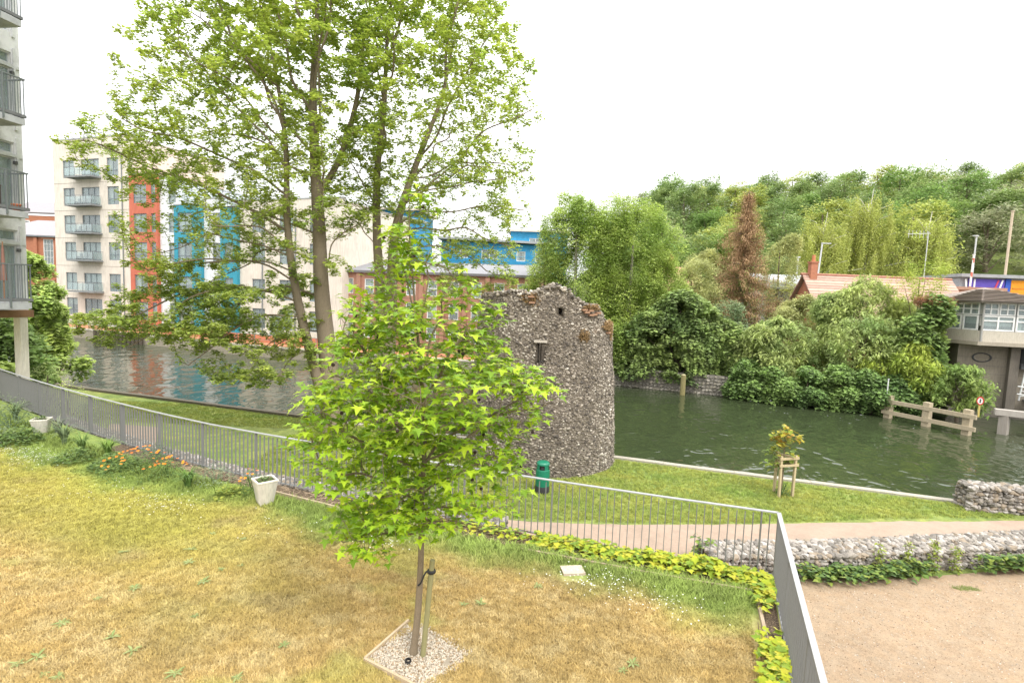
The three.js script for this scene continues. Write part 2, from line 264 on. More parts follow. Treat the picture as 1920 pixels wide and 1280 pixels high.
// a gabion: wire basket filled with stone. path = centreline, w wide, h high
function gabion(name, label, cl, y0, w, h, s, seed, group, view) {
  const g = thing(name, label, 'gabion', [0, 0, 0], 0, group), r = rng(seed), list = [];
  const curve = new THREE.CatmullRomCurve3(cl.map(([x, z]) => new THREE.Vector3(x, 0, z)), false, 'centripetal'), L = curve.getLength();
  const core = []; const N = 40, pos = [], idx = [];
  for (let i = 0; i <= N; i++) { const p = curve.getPointAt(i / N), t = curve.getTangentAt(i / N), nx = t.z, nz = -t.x, k = w / 2 - s * 0.45; for (const [a, b] of [[-k, 0], [-k, h - s * 0.5], [k, h - s * 0.5], [k, 0]]) pos.push(p.x + nx * a, y0 + b, p.z + nz * a); }
  for (let i = 0; i < N; i++) for (let j = 0; j < 3; j++) { const a = i * 4 + j; idx.push(a, a + 1, a + 4, a + 1, a + 5, a + 4); } idx.push(0, 1, 2, 0, 2, 3, N * 4, N * 4 + 2, N * 4 + 1, N * 4, N * 4 + 3, N * 4 + 2);
  const cg = new THREE.BufferGeometry(); cg.setAttribute('position', new THREE.Float32BufferAttribute(pos, 3)); cg.setIndex(idx); cg.computeVertexNormals(); mesh('core', metreUV(plain(cg)), mat(0.12, 0.105, 0.085, { size: 0.5, bump: 0.03 }), g);
  const place = (u, a, b, face) => { const p = curve.getPointAt(clamp(u / L)), t = curve.getTangentAt(clamp(u / L)), k = s * (0.75 + 0.65 * r()); list.push({ x: p.x + t.z * a, y: y0 + b, z: p.z - t.x * a, k, face, m: M4(p.x + t.z * a, y0 + b, p.z - t.x * a, (r() - 0.5) * 0.8, r() * 6.28, (r() - 0.5) * 0.8, k * (0.95 + 0.5 * r()), k * 0.95, k) }); };
  for (let u = 0; u < L; u += s * 0.82) {
    for (let a = -w / 2 + s * 0.2; a < w / 2; a += s * 0.8) place(u + (r() - 0.5) * s * 0.5, a + (r() - 0.5) * s * 0.3, h - s * 0.38 + (r() - 0.5) * s * 0.22, 0);
    for (let b = s * 0.25; b < h - s * 0.45; b += s * 0.62) for (const e of [-1, 1]) place(u + (r() - 0.5) * s * 0.5, e * (w / 2 - s * 0.32 + (r() - 0.5) * s * 0.15), b + (r() - 0.5) * s * 0.15, e);
  }
  for (const e of [0, L]) for (let a = -w / 2 + s * 0.3; a < w / 2; a += s * 0.8) for (let b = s * 0.3; b < h; b += s * 0.65) place(clamp(e, s * 0.3, L - s * 0.3), a, b, 2);
  const d2 = (q) => (q.x) ** 2 + (q.z) ** 2; list.sort((a, b) => (d2(a) - (a.face === 0 ? 30 : 0)) - (d2(b) - (b.face === 0 ? 30 : 0)));
  const rest = gabStone.map(() => new Geo());
  list.forEach((q, i) => {
    const mi = Math.min(5, Math.floor(Math.pow(r(), 1.15) * 6)), gi = Math.floor(r() * 5);
    if (i < 290) { const m = mesh('stone', stoneGs[gi], gabStone[mi], g); q.m.decompose(m.position, m.quaternion, m.scale); } else rest[mi].add(stoneGs[gi], q.m);
  });
  rest.forEach((q, i) => { if (q.l.length) q.build('loose_stones', gabStone[i], g).userData.kind = 'stuff'; });
  // wire mesh on the front and top
  const wr = new Geo(), fr = view ?? 1; for (let u = 0; u <= L; u += 0.32) { const p = curve.getPointAt(clamp(u / L)), t = curve.getTangentAt(clamp(u / L)), P = (a, b) => [p.x + t.z * a, y0 + b, p.z - t.x * a]; wr.rod(P(fr * (w / 2 + 0.02), 0), P(fr * (w / 2 + 0.02), h + 0.03), 0.003, 4).rod(P(-w / 2, h + 0.03), P(w / 2, h + 0.03), 0.003, 4); }
  wr.build('wire_basket', wireM, g);
  return g;
}
gabion('gabion_wall', 'long low gabion wall of pale stones between path and gravel yard', [[4.75, -12.05], [7.25, -12.28], [9.9, -12.7], [13.45, -13.35], [20, -14.7]], BANK, 0.8, 0.52, 0.135, 21, 'stone gabions', -1);
gabion('gabion_block', 'high stone gabion block at the river edge beyond the path', [[14.75, -16.75], [16.4, -16.5], [19, -16.0]], BANK, 0.7, 0.82, 0.17, 22, 'stone gabions', -1);
gabion('gabion_strip', 'strip of grey gabion stones along the foot of the railing', offs(-0.32).filter(([x]) => x > -14.5 && x < 0.6).filter((_, i) => i % 6 === 0), -0.62, 0.46, 0.62, 0.1, 23, 'stone gabions', 1);

// ---------- ruined flint tower ----------
{
  const t = thing('flint_tower', 'ruined round flint rubble tower standing at the river bank', 'tower', [1.28, BANK, -20.75]);
  const r = rng(301), R0 = 2.94, TH = 0.75, seg = 120;
  // angle 0 faces the camera side (+z), positive to the right (+x)
  const prof = [[-180, 5.0], [-120, 5.3], [-95, 5.7], [-70, 6.2], [-48, 6.3], [-30, 6.4], [-20, 6.3], [-12, 6.42], [-4, 6.55], [2, 6.66], [8, 6.52], [13, 6.5], [18, 6.25], [26, 6.1], [34, 5.95], [40, 6.05], [47, 5.75], [56, 5.45], [66, 5.3], [76, 5.25], [90, 5.15], [130, 4.8], [180, 5.0]];
  const topAt = (deg) => { let i = 1; while (prof[i][0] < deg) i++; return lerp(prof[i - 1][1], prof[i][1], (deg - prof[i - 1][0]) / (prof[i][0] - prof[i - 1][0])); };
  const rad = (deg, y) => R0 * (1 - 0.019 * y) + 0.05 * N3(deg * 0.05, y * 0.7, 4) + 0.03 * N3(deg * 0.16, y * 2.1, 9) - 0.06 * sstep(3.2, 3.6, y) * sstep(30, 60, deg);
  const slots = [[-6.5, 4.3, 0, 0.68, 0.28], [7.3, 5.72, 0, 0.24, 0.24]]; // deg, centre y, -, height, width
  const inSlot = (deg, y, g = 0) => slots.some(([d, cy, , h, w]) => Math.abs(y - cy) < h / 2 + g && Math.abs(deg - d) / 57.3 * R0 < w / 2 + g);
  // core: outer and inner skins, slots left open
  const pos = [], idx = [], ny = 64; const at = (i, j, inn) => { const deg = -180 + 360 * i / seg, y = -0.2 + j / ny * (topAt(clamp(deg, -179.9, 179.9)) + 0.2 - 0.08), q = rad(deg, y) - 0.05 - (inn ? TH : 0), a = deg / 57.2958; return [Math.sin(a) * q, y, Math.cos(a) * q, deg, y]; };
  for (const inn of [0, 1]) for (let j = 0; j <= ny; j++) for (let i = 0; i <= seg; i++) pos.push(...at(i, j, inn).slice(0, 3));
  const id = (i, j, inn) => inn * (ny + 1) * (seg + 1) + j * (seg + 1) + i;
  const open = (i, j) => { const p = at(i, j, 0), q = at(i + 1, j + 1, 0); return inSlot((p[3] + q[3]) / 2, (p[4] + q[4]) / 2); };
  const ok = (i, j) => j >= 0 && j < ny && !open((i + seg) % seg, j);
  for (let j = 0; j < ny; j++) for (let i = 0; i < seg; i++) { if (open(i, j)) { // reveals
      const P = (a, b) => [id(a, b, 0), id(a, b, 1)];
      for (const [c, e, nb] of [[P(i, j), P(i, j + 1), ok(i - 1, j)], [P(i + 1, j), P(i + 1, j + 1), ok(i + 1, j)], [P(i, j), P(i + 1, j), ok(i, j - 1)], [P(i, j + 1), P(i + 1, j + 1), ok(i, j + 1)]]) if (nb) idx.push(c[0], c[1], e[0], c[1], e[1], e[0]);
      continue; } for (const inn of [0, 1]) { const a = id(i, j, inn), b = id(i + 1, j, inn), c = id(i, j + 1, inn), d = id(i + 1, j + 1, inn); idx.push(a, b, c, b, d, c); } }
  for (let i = 0; i < seg; i++) { const a = id(i, ny, 0), b = id(i + 1, ny, 0), c = id(i, ny, 1), d = id(i + 1, ny, 1); idx.push(a, b, c, b, d, c); }
  const g = new THREE.BufferGeometry(); g.setAttribute('position', new THREE.Float32BufferAttribute(pos, 3)); g.setIndex(idx); g.computeVertexNormals();
  mesh('rubble_core', metreUV(plain(g)), mat(0.25, 0.207, 0.156, { size: 1.3, bump: 0.05, bsize: 0.5 }), t);
  // roofed-over darkness of the stump: rubble floor inside
  new Geo().cyl(R0 - 0.6, R0 - 0.6, 0.4, 0, 2.6, 0, 24).build('inner_fill', mat(0.16, 0.14, 0.11, { size: 1, bump: 0.05 }), t);
  // flints
  const cols = [], ms = stoneGs.map(() => []), cs = stoneGs.map(() => []); const pal = [[0.068, 0.056, 0.044], [0.125, 0.103, 0.079], [0.178, 0.148, 0.113], [0.235, 0.198, 0.153], [0.315, 0.273, 0.218], [0.46, 0.418, 0.35], [0.26, 0.175, 0.11]];
  const put = (deg, y, q, k) => { const a = deg / 57.2958, i = Math.floor(r() * 5); ms[i].push(M4(Math.sin(a) * q, y, Math.cos(a) * q, (r() - 0.5) * 0.7, a + (r() - 0.5) * 0.6, (r() - 0.5) * 0.9, k * (0.95 + 0.4 * r()), k * (0.9 + 0.4 * r()), k * 0.9));
    const tone = clamp(r() * 0.9 - 0.03 + 0.4 * fbm(deg * 0.03, y * 0.5, 3) + 0.16 * N3(3.3, y * 2.2, deg * 0.006) + (y > topAt(clamp(deg, -179, 179)) - 0.35 ? 0.12 : 0)), c = pal[Math.min(5, Math.floor(tone * 5.9))], or = sstep(0.25, 0.5, fbm(deg * 0.07 + 9, y * 0.9 + 3, 3)) * (y > 5 ? 0.6 : 0.15), f = 0.85 + 0.3 * r(); cs[i].push(rgb(lerp(c[0], pal[6][0], or) * f, lerp(c[1], pal[6][1], or) * f, lerp(c[2], pal[6][2], or) * f)); };
  for (let y = -0.1; y < 6.9; y += 0.056) { for (let deg = -125; deg < 125; deg += 1.28) { const d = deg + (r() - 0.5) * 1.6, yy = y + (r() - 0.5) * 0.06; if (yy > topAt(d) + 0.02 * r() || inSlot(d, yy, 0.03) || r() < 0.12) continue; put(d, yy, rad(d, yy) - 0.052 + (r() - 0.5) * 0.024, 0.045 + 0.06 * r() * r() + (r() < 0.06 ? 0.05 : 0)); } }
  for (let d = -179; d < 179; d += 1.6) for (let k = 0; k < 7; k++) put(d + (r() - 0.5) * 1.5, topAt(d) - 0.07 + (r() - 0.3) * 0.14 + 0.06 * N3(d * 0.4, k, 2), rad(d, 6) - 0.04 - TH * k / 6.5, 0.07 + 0.08 * r());
  const fm = mat(1, 1, 1, { size: 0.4, rough: 0.75 }); ms.forEach((m, i) => instanced('flint', stoneGs[i], fm, m, cs[i], t));
  // ledge stones over the slot, brick fragments and dry moss on the rim
  const lm = mat(0.4, 0.36, 0.3, { size: 0.4 }); { const a = -6.5 / 57.3; const l = mesh('slot_lintel', new THREE.BoxGeometry(0.45, 0.08, 0.2), lm, t, [Math.sin(a) * 2.62, 4.69, Math.cos(a) * 2.62], a); }
  const bk = mat(0.3, 0.17, 0.1, { size: 0.4 }); for (let i = 0; i < 9; i++) { const d = [[-14, 6.05], [36, 5.75], [30, 5.85], [40, 5.75], [26, 5.9], [58, 5.0]][i % 6], a = (d[0] + (r() - 0.5) * 6) / 57.3, y = d[1] + (r() - 0.5) * 0.3; mesh('brick_fragment', new THREE.BoxGeometry(0.2, 0.06, 0.12), bk, t, [Math.sin(a) * 2.62, y, Math.cos(a) * 2.62], a); }
  const mg = [], mc = []; for (let i = 0; i < 650; i++) { const [cd, cy, sd, sy] = [[62, 5.2, 5, 0.2], [55, 5.25, 5, 0.15], [34, 5.9, 6, 0.08], [27, 4.9, 4, 0.15], [-16, 6.1, 6, 0.18], [66, 5.0, 3, 0.25]][i % 6], gs = () => (r() + r() + r() - 1.5) * 1.2, d = cd + gs() * sd, y = Math.min(topAt(d) + 0.06, cy + gs() * sy), a = d / 57.3, q = rad(d, y) - 0.02; mg.push(M4(Math.sin(a) * q, y, Math.cos(a) * q, r() * 1.2, a + (r() - 0.5), r() - 0.5, 0.6 + r())); const k = 0.7 + 0.6 * r(); mc.push(rgb(0.34 * k, 0.23 * k, 0.11 * k)); }
  const mt = new THREE.BufferGeometry(); mt.setAttribute('position', new THREE.Float32BufferAttribute([-0.02, 0, 0, 0.02, 0, 0, 0, 0.05, 0.05, 0.02, 0, 0.02, 0.03, 0.0, -0.02, 0.04, 0.06, 0.02, -0.03, 0, 0.01, -0.01, 0, -0.01, -0.04, 0.05, 0.03], 3)); mt.computeVertexNormals(); instanced('dry_moss', plain(mt), leafMat(1, 1, 1, 0.1), mg, mc, t);
}
// ---------- litter bin, planters, slab, stake, tree pit ----------
{
  const b = thing('litter_bin', 'green litter bin with black base standing beside the flint tower', 'bin', [1.15, BANK, -16.57]);
  const gp = mat(0.008, 0.16, 0.09, { rough: 0.35, size: 0.8 }), bl = mat(0.03, 0.03, 0.032, { rough: 0.6, size: 0.5 });
  const lathe = (pts, n = 36) => plain(new THREE.LatheGeometry(pts.map(([x, y]) => V2(x, y)), n));
  mesh('base', lathe([[0, 0], [0.225, 0], [0.235, 0.03], [0.225, 0.22], [0.222, 0.225]]), bl, b);
  mesh('body', lathe([[0.222, 0.225], [0.222, 0.4], [0.225, 0.72], [0.205, 0.755], [0.205, 0.765]]), gp, b);
  const hood = new Geo(); for (const a of [0, 1, 2, 3]) { hood.add(new THREE.CylinderGeometry(0.2, 0.205, 0.14, 8, 1, true, a * Math.PI / 2 + 0.2, 0.75), M4(0, 0.835, 0)); } hood.build('hood_pillars', gp, b);
  mesh('opening', lathe([[0.16, 0.76], [0.16, 0.91]]), bl, b);
  mesh('lid', lathe([[0.205, 0.9], [0.21, 0.915], [0.205, 0.96], [0.17, 0.995], [0.08, 1.01], [0, 1.012]]), gp, b);
  new Geo().cyl(0.2255, 0.2255, 0.018, 0, 0.5, 0, 36).build('band', bl, b);
  const s = thing('paving_slab', 'pale stone slab lying flush in the grass near the fence bed', 'slab', [1.13, 0.012, -8.28], 0.15); const g = new Geo().box(0.36, 0.05, 0.26); g.build('stone', mat(0.52, 0.42, 0.33, { size: 0.3, bump: 0.01 }), s);
}
function planter(pos, ry, label, sc, h) {
  const p = thing('planter', label, 'planter', pos, ry, 'white planters by the railing'), m = mat(0.66, 0.62, 0.55, { rough: 0.55, size: 0.8, map: stainT }), w1 = 0.2 * sc, w0 = 0.125 * sc;
  const c = new THREE.CylinderGeometry(w1 * 1.414, w0 * 1.414, h, 4, 1, true); c.rotateY(Math.PI / 4); c.translate(0, h / 2, 0); mesh('outer_wall', metreUV(plain(c)), m, p);
  const rim = new Geo(); for (let k = 0; k < 4; k++) { const a = k * Math.PI / 2; rim.box(w1 * 2 + 0.0, 0.03, 0.03, Math.sin(a) * (w1 - 0.008), h - 0.004, Math.cos(a) * (w1 - 0.008), 0, a, 0); } rim.build('rim', m, p);
  const so = new Geo().box(w1 * 1.86, 0.04, w1 * 1.86, 0, h - 0.06, 0); so.build('soil', mat(0.14, 0.1, 0.06, { size: 0.3, bump: 0.03 }), p);
  new Geo().box(w0 * 2, 0.02, w0 * 2, 0, 0.01, 0).build('base', m, p); return p;
}
planter([-13.05, 0, -14.6], 0.35, 'white tapered planter at the flower bed near the apartment block', 0.95, 0.45);
planter([-4.89, 0, -10.5], 0.75, 'white tapered planter by the railing beside the young tree', 0.98, 0.5);
const pitPos = [-1.02, -6.1];
{
  const p = thing('tree_pit', 'square of white gravel round the foot of the young tree', 'tree pit'), r = rng(41), c = [[-1.6, -5.98], [-1.23, -6.76], [-0.4, -6.33], [-0.78, -5.5]];
  const mx = c.reduce((s, q) => s + q[0], 0) / 4, mz = c.reduce((s, q) => s + q[1], 0) / 4, A = c[0], U = [c[1][0] - A[0], c[1][1] - A[1]], W = [c[3][0] - A[0], c[3][1] - A[1]];
  const g = new THREE.ShapeGeometry(new THREE.Shape(c.map(([x, z]) => V2(x, -z)))); g.rotateX(-Math.PI / 2); g.translate(0, 0.012, 0); mesh('grit', metreUV(g), mat(0.42, 0.35, 0.26, { size: 0.5, bump: 0.01, bsize: 0.3 }), p);
  const sg = stoneGs.map(() => [[], []]); for (let i = 0; i < 4200; i++) { const u0 = r(), v = r() * 1.1, u = u0 > 0.9 ? u0 + (r() - 0.4) * 0.16 : u0, ed = Math.min(1 - u, 1 - v), j = Math.floor(r() * 5); if (ed < 0.12 && fbm(u * 5, v * 5 + 3, 2) < -0.05 + (r() - 0.5) * 0.3) continue; const s = 0.014 + 0.016 * r(); sg[j][0].push(M4(A[0] + U[0] * u + W[0] * v, 0.014 + 0.012 * r(), A[1] + U[1] * u + W[1] * v, r() * 6, r() * 6, r() * 6, s)); const k = 0.7 + 0.35 * r(), w = r() < 0.75; sg[j][1].push(w ? rgb(0.47 * k, 0.405 * k, 0.32 * k) : rgb(0.32 * k, 0.23 * k, 0.14 * k)); }
  sg.forEach((q, j) => instanced('gravel', stoneGs[j], mat(1, 1, 1, { map: null, rough: 0.9 }), q[0], q[1], p));
  const wd = mat(0.42, 0.33, 0.22, { map: woodT, size: 0.2, sizeY: 1 }); for (const [a, b] of [[0, 1], [0, 3]]) new Geo().bar([c[a][0], 0.02, c[a][1]], [c[b][0], 0.02, c[b][1]], 0.03, 0.07).build('edging_board', wd, p);
  const pipe = thing('watering_pipe', 'short black watering pipe poking from the gravel at the trunk foot', 'pipe', [-1.08, 0, -5.98]); mesh('pipe_wall', plain(new THREE.LatheGeometry([V2(0.03, -0.02), V2(0.036, -0.02), V2(0.036, 0.055), V2(0.03, 0.055), V2(0.03, -0.02)], 20)), mat(0.015, 0.015, 0.015, { rough: 0.5, size: 0.2 }), pipe); mesh('pipe_rib', plain(new THREE.TorusGeometry(0.036, 0.005, 8, 20).rotateX(Math.PI / 2).translate(0, 0.03, 0)), mat(0.015, 0.015, 0.015, { rough: 0.5, size: 0.2 }), pipe);
  const st = thing('tree_stake', 'greenish round timber stake leaning beside the young tree', 'stake'); const a = new THREE.Vector3(-0.93, -0.05, -6.1), b = new THREE.Vector3(-0.845, 1.22, -6.12);
  const sg2 = new THREE.CylinderGeometry(0.032, 0.033, a.distanceTo(b), 14, 6); sg2.applyMatrix4(new THREE.Matrix4().compose(a.clone().add(b).multiplyScalar(0.5), new THREE.Quaternion().setFromUnitVectors(new THREE.Vector3(0, 1, 0), b.clone().sub(a).normalize()), new THREE.Vector3(1, 1, 1)));
  mesh('pole', metreUV(plain(sg2)), mat(0.23, 0.215, 0.1, { map: woodT, size: 0.12, sizeY: 0.9 }), st);
  const ty = thing('tree_tie', 'black rubber strap tying the young tree to its stake', 'strap'); const bm = mat(0.012, 0.012, 0.013, { rough: 0.6, size: 0.2 });
  const ring = new THREE.TorusGeometry(0.042, 0.011, 8, 24); ring.scale(1, 1, 2.0); ring.rotateX(Math.PI / 2); ring.translate(-0.853, 1.08, -6.12); mesh('loop', plain(ring), bm, ty);
  const cv = new THREE.CatmullRomCurve3([[-1.0, 0.93, -6.06], [-0.97, 0.96, -6.055], [-0.93, 1.06, -6.06], [-0.9, 1.1, -6.075], [-0.87, 1.085, -6.08]].map((q) => new THREE.Vector3(...q))); mesh('strap', plain(new THREE.TubeGeometry(cv, 24, 0.011, 6)), bm, ty);
}
// ---------- far bank timberwork ----------
const oldWood = mat(0.40, 0.335, 0.235, { map: woodT, size: 0.5, sizeY: 2.4, rough: 0.9, bump: 0.01 });
{
  const f = thing('timber_fender', 'pale timber fender of posts and rails standing in the river', 'fender'), P = [[24.57, -34.13], [25.4, -32.0], [26.25, -30.1]], dir = Math.atan2(-(P[2][1] - P[0][1]), P[2][0] - P[0][0]);
  P.forEach(([x, z], i) => { new Geo().box(0.36, 2.9, 0.36, x, WATER + 0.02 , z, 0, dir, 0).build('post', oldWood, f); });
  for (const y of [0.42, 1.12]) { const n = [Math.sin(dir), Math.cos(dir)], k = 0.24; for (const [a, b] of [[-0.35, 0.5], [0.5, 1.12]]) { const q = (t) => [lerp(P[0][0], P[2][0], t) + n[0] * k, WATER + y - 0.1 + 0.03 * t + 0.08, lerp(P[0][1], P[2][1], t) + n[1] * k]; new Geo().bar(q(a < 0 ? -0.06 : 0.502), q(b), 0.12, 0.24).build('rail', oldWood, f); } }
  const j = thing('jetty_frame', 'grey timber beam frame on posts beside the bridge pier', 'jetty'); for (const [x, z] of [[28.9, -30.7], [30.7, -29.5], [32.6, -28.3]]) new Geo().box(0.42, 2.2, 0.42, x, WATER, z, 0, 0.55, 0).build('post', mat(0.3, 0.27, 0.24, { map: woodT, size: 0.5, sizeY: 2 }), j);
  new Geo().bar([28.5, WATER + 1.28, -30.95], [33.5, WATER + 1.28, -27.7], 0.45, 0.34).build('beam', mat(0.36, 0.33, 0.3, { map: woodT, size: 0.5, sizeY: 2 }), j);
  const pl = thing('mooring_post', 'mossy timber post in the water below the leafy sycamore bushes', 'post', [12.95, WATER, -39.6]); new Geo().cyl(0.2, 0.19, 2.6, 0, 0.2, 0, 12).build('shaft', mat(0.22, 0.19, 0.08, { map: woodT, size: 0.4, sizeY: 1.5, bump: 0.01 }), pl); new Geo().cyl(0.19, 0.05, 0.08, 0, 1.54, 0, 12).build('worn_top', mat(0.3, 0.27, 0.15, { size: 0.4 }), pl);
  const pt = thing('marker_post', 'thin white marker post rising from the timber fender', 'post', [24.5, WATER + 0.9, -34.3]); new Geo().cyl(0.035, 0.035, 1.35, 0, 0.9, 0, 8).build('pole', mat(0.6, 0.6, 0.58, { size: 0.5 }), pt); new Geo().cyl(0.05, 0.04, 0.06, 0, 1.6, 0, 8).build('cap', mat(0.5, 0.5, 0.5, { size: 0.5 }), pt);
  // river sign
  const s = thing('river_sign', 'small white river sign with red ring and black arrows on a post', 'sign', [26.75, WATER + 1.4, -30.0], -0.55); const R = 0.2;
  const board = new THREE.CylinderGeometry(R, R, 0.03, 32); board.scale(0.78, 1, 1.15); board.rotateX(Math.PI / 2); board.translate(0, 0.62, 0); mesh('board', plain(board), mat(0.75, 0.74, 0.7, { size: 0.8 }), s);
  const ring = new THREE.TorusGeometry(R * 0.9, 0.03, 6, 40); ring.scale(0.78, 1.15, 0.3); ring.translate(0, 0.62, 0.018); mesh('red_ring', plain(ring), mat(0.5, 0.02, 0.02, { map: null, rough: 0.5 }), s);
  const ar = new THREE.Shape([V2(0, 0.12), V2(0.055, 0.045), V2(0.02, 0.045), V2(0.02, -0.045), V2(0.055, -0.045), V2(0, -0.12), V2(-0.055, -0.045), V2(-0.02, -0.045), V2(-0.02, 0.045), V2(-0.055, 0.045)]); const ag = new THREE.ExtrudeGeometry(ar, { depth: 0.008, bevelEnabled: false }); ag.translate(0, 0.62, 0.016); mesh('arrow', plain(ag), mat(0.02, 0.02, 0.02, { map: null }), s);
  new Geo().box(0.08, 0.75, 0.08, 0, 0.05, -0.05).build('post', mat(0.5, 0.4, 0.12, { size: 0.4 }), s);
}

// ---------- trees ----------
const barkT = tex(256, 512, (u, v) => { const s = 0.6 + 0.35 * lc(u * 0.5, v * 0.12) + 0.22 * (ld(u, v * 0.25)) + 0.12 * la(u, v); return [s, s * 0.97, s * 0.92]; });
const barkB = tex(256, 512, (u, v) => { const s = 0.55 * lc(u * 0.5, v * 0.12) + 0.45 * ld(u, v * 0.25); return [s, s, s]; }, false);
function bark(r, g, b, bump = 0.02) { const m = new THREE.MeshStandardMaterial({ color: rgb(r, g, b), roughness: 0.95, map: rep(barkT, 0.5, 1), bumpMap: rep(barkB, 0.5, 1), bumpScale: bump }); return m; }
// skeleton grown towards scattered points of the crown (space colonisation)
function grow(stems, attractors, { step, kill, reach, iters, lift = 0.06 }) {
  const X = [], Y = [], Z = [], par = [], kids = [], stem = [];
  const add = (x, y, z, p, s) => { X.push(x); Y.push(y); Z.push(z); par.push(p); kids.push([]); stem.push(s); const i = X.length - 1; if (p >= 0) kids[p].push(i); return i; };
  stems.forEach((pts, s) => {
    let p = -1; const c = new THREE.CatmullRomCurve3(pts.map((q) => new THREE.Vector3(...q)), false, 'centripetal'), n = Math.max(2, Math.round(c.getLength() / step)), q = c.getSpacedPoints(n);
    if (s > 0) { let best = 1e9; for (let i = 0; i < X.length; i++) { const d = (X[i] - q[0].x) ** 2 + (Y[i] - q[0].y) ** 2 + (Z[i] - q[0].z) ** 2; if (d < best) { best = d; p = i; } } }
    q.forEach((v, i) => { if (i === 0 && s > 0) return; p = add(v.x, v.y, v.z, p, s); });
  });
  const A = attractors.length, near = new Int32Array(A).fill(-1), dist = new Float32Array(A).fill(1e9), alive = new Uint8Array(A).fill(1);
  const consider = (from) => { for (let a = 0; a < A; a++) if (alive[a]) { const [ax, ay, az] = attractors[a]; for (let i = from; i < X.length; i++) { const d = (X[i] - ax) ** 2 + (Y[i] - ay) ** 2 + (Z[i] - az) ** 2; if (d < dist[a]) { dist[a] = d; near[a] = i; } } if (dist[a] < kill * kill) alive[a] = 0; } };
  consider(0);
  for (let it = 0; it < iters; it++) {
    const pull = new Map();
    for (let a = 0; a < A; a++) if (alive[a] && dist[a] < reach * reach) { const i = near[a], d = Math.sqrt(dist[a]) + 1e-6, v = pull.get(i) ?? [0, 0, 0]; v[0] += (attractors[a][0] - X[i]) / d; v[1] += (attractors[a][1] - Y[i]) / d; v[2] += (attractors[a][2] - Z[i]) / d; pull.set(i, v); }
    if (!pull.size) break; const from = X.length;
    for (const [i, v] of pull) { const p = par[i]; let mx = 0, my = 0, mz = 0; if (p >= 0) { mx = X[i] - X[p]; my = Y[i] - Y[p]; mz = Z[i] - Z[p]; const l = Math.hypot(mx, my, mz) || 1; mx /= l; my /= l; mz /= l; }
      let l = Math.hypot(...v) || 1; let dx = v[0] / l + 0.35 * mx, dy = v[1] / l + 0.35 * my + lift, dz = v[2] / l + 0.35 * mz; dx += 0.22 * N3(X[i] * 3.1, Y[i] * 3.1, Z[i] * 3.1); dy += 0.22 * N3(X[i] * 3.1 + 40, Y[i] * 3.1, Z[i] * 3.1); l = Math.hypot(dx, dy, dz) || 1; dx /= l; dy /= l; dz /= l;
      const nx = X[i] + dx * step, ny = Y[i] + dy * step, nz = Z[i] + dz * step; if (kids[i].some((k) => (X[k] - nx) ** 2 + (Y[k] - ny) ** 2 + (Z[k] - nz) ** 2 < (step * 0.2) ** 2)) { for (let a = 0; a < A; a++) if (near[a] === i && dist[a] < (kill * 1.8) ** 2) alive[a] = 0; continue; }
      add(nx, ny, nz, i, -1); }
    if (X.length === from) break; consider(from);
  }
  return { X, Y, Z, par, kids, stem, n: X.length };
}
function radii(T, tip, e, floor, exact) { const r = new Float64Array(T.n); for (let i = T.n - 1; i >= 0; i--) { let s = 0; for (const k of T.kids[i]) s += Math.pow(r[k], e); r[i] = T.kids[i].length ? Math.max(Math.pow(s, 1 / e), tip) : tip; if (T.kids[i].length === 1) r[i] *= 1.006; } if (floor) for (let i = 0; i < T.n; i++) if (T.stem[i] >= 0) r[i] = exact && T.stem[i] === 0 ? floor(0, T.Y[i]) : Math.max(r[i], floor(T.stem[i], T.Y[i])); if (exact) for (let i = 0; i < T.n; i++) if (T.stem[i] !== 0) r[i] = Math.min(r[i], 0.016); return r; }
function tube(T, r, chain, sides, g) { // one tapered tube along a chain of nodes
  const P = chain.map((i) => new THREE.Vector3(T.X[i], T.Y[i], T.Z[i])), R = chain.map((i) => r[i]); if (P.length < 2) return; R[0] = Math.min(R[0], R[1] * 1.25);
  const c = new THREE.Vector3(), n = new THREE.Vector3(0.3, 0.1, 1), b = new THREE.Vector3(), pos = [], nor = [], uv = []; let len = 0; const rings = [];
  for (let i = 0; i < P.length; i++) { const t = P[Math.min(P.length - 1, i + 1)].clone().sub(P[Math.max(0, i - 1)]).normalize(); b.crossVectors(t, n).normalize(); n.crossVectors(b, t).normalize(); if (i) len += P[i].distanceTo(P[i - 1]); const ring = []; for (let k = 0; k <= sides; k++) { const a = k / sides * 6.28318, dx = n.clone().multiplyScalar(Math.cos(a)).addScaledVector(b, Math.sin(a)); ring.push([P[i].clone().addScaledVector(dx, R[i]), dx, k / sides * Math.max(0.1, 6.28 * R[0]), len]); } rings.push(ring); }
  for (let i = 0; i < rings.length - 1; i++) for (let k = 0; k < sides; k++) for (const [u, v] of [[i, k], [i, k + 1], [i + 1, k], [i, k + 1], [i + 1, k + 1], [i + 1, k]]) { const q = rings[u][v]; pos.push(q[0].x, q[0].y, q[0].z); nor.push(q[1].x, q[1].y, q[1].z); uv.push(q[2], q[3]); }
  g.pos.push(pos); g.nor.push(nor); g.uv.push(uv);
}
const bag = () => ({ pos: [], nor: [], uv: [] });
function bagGeo(g) { const flat = (a) => { let n = 0; for (const x of a) n += x.length; const f = new Float32Array(n); let o = 0; for (const x of a) { f.set(x, o); o += x.length; } return f; }; const q = new THREE.BufferGeometry(); q.setAttribute('position', new THREE.BufferAttribute(flat(g.pos), 3)); q.setAttribute('normal', new THREE.BufferAttribute(flat(g.nor), 3)); q.setAttribute('uv', new THREE.BufferAttribute(flat(g.uv), 2)); return q; }
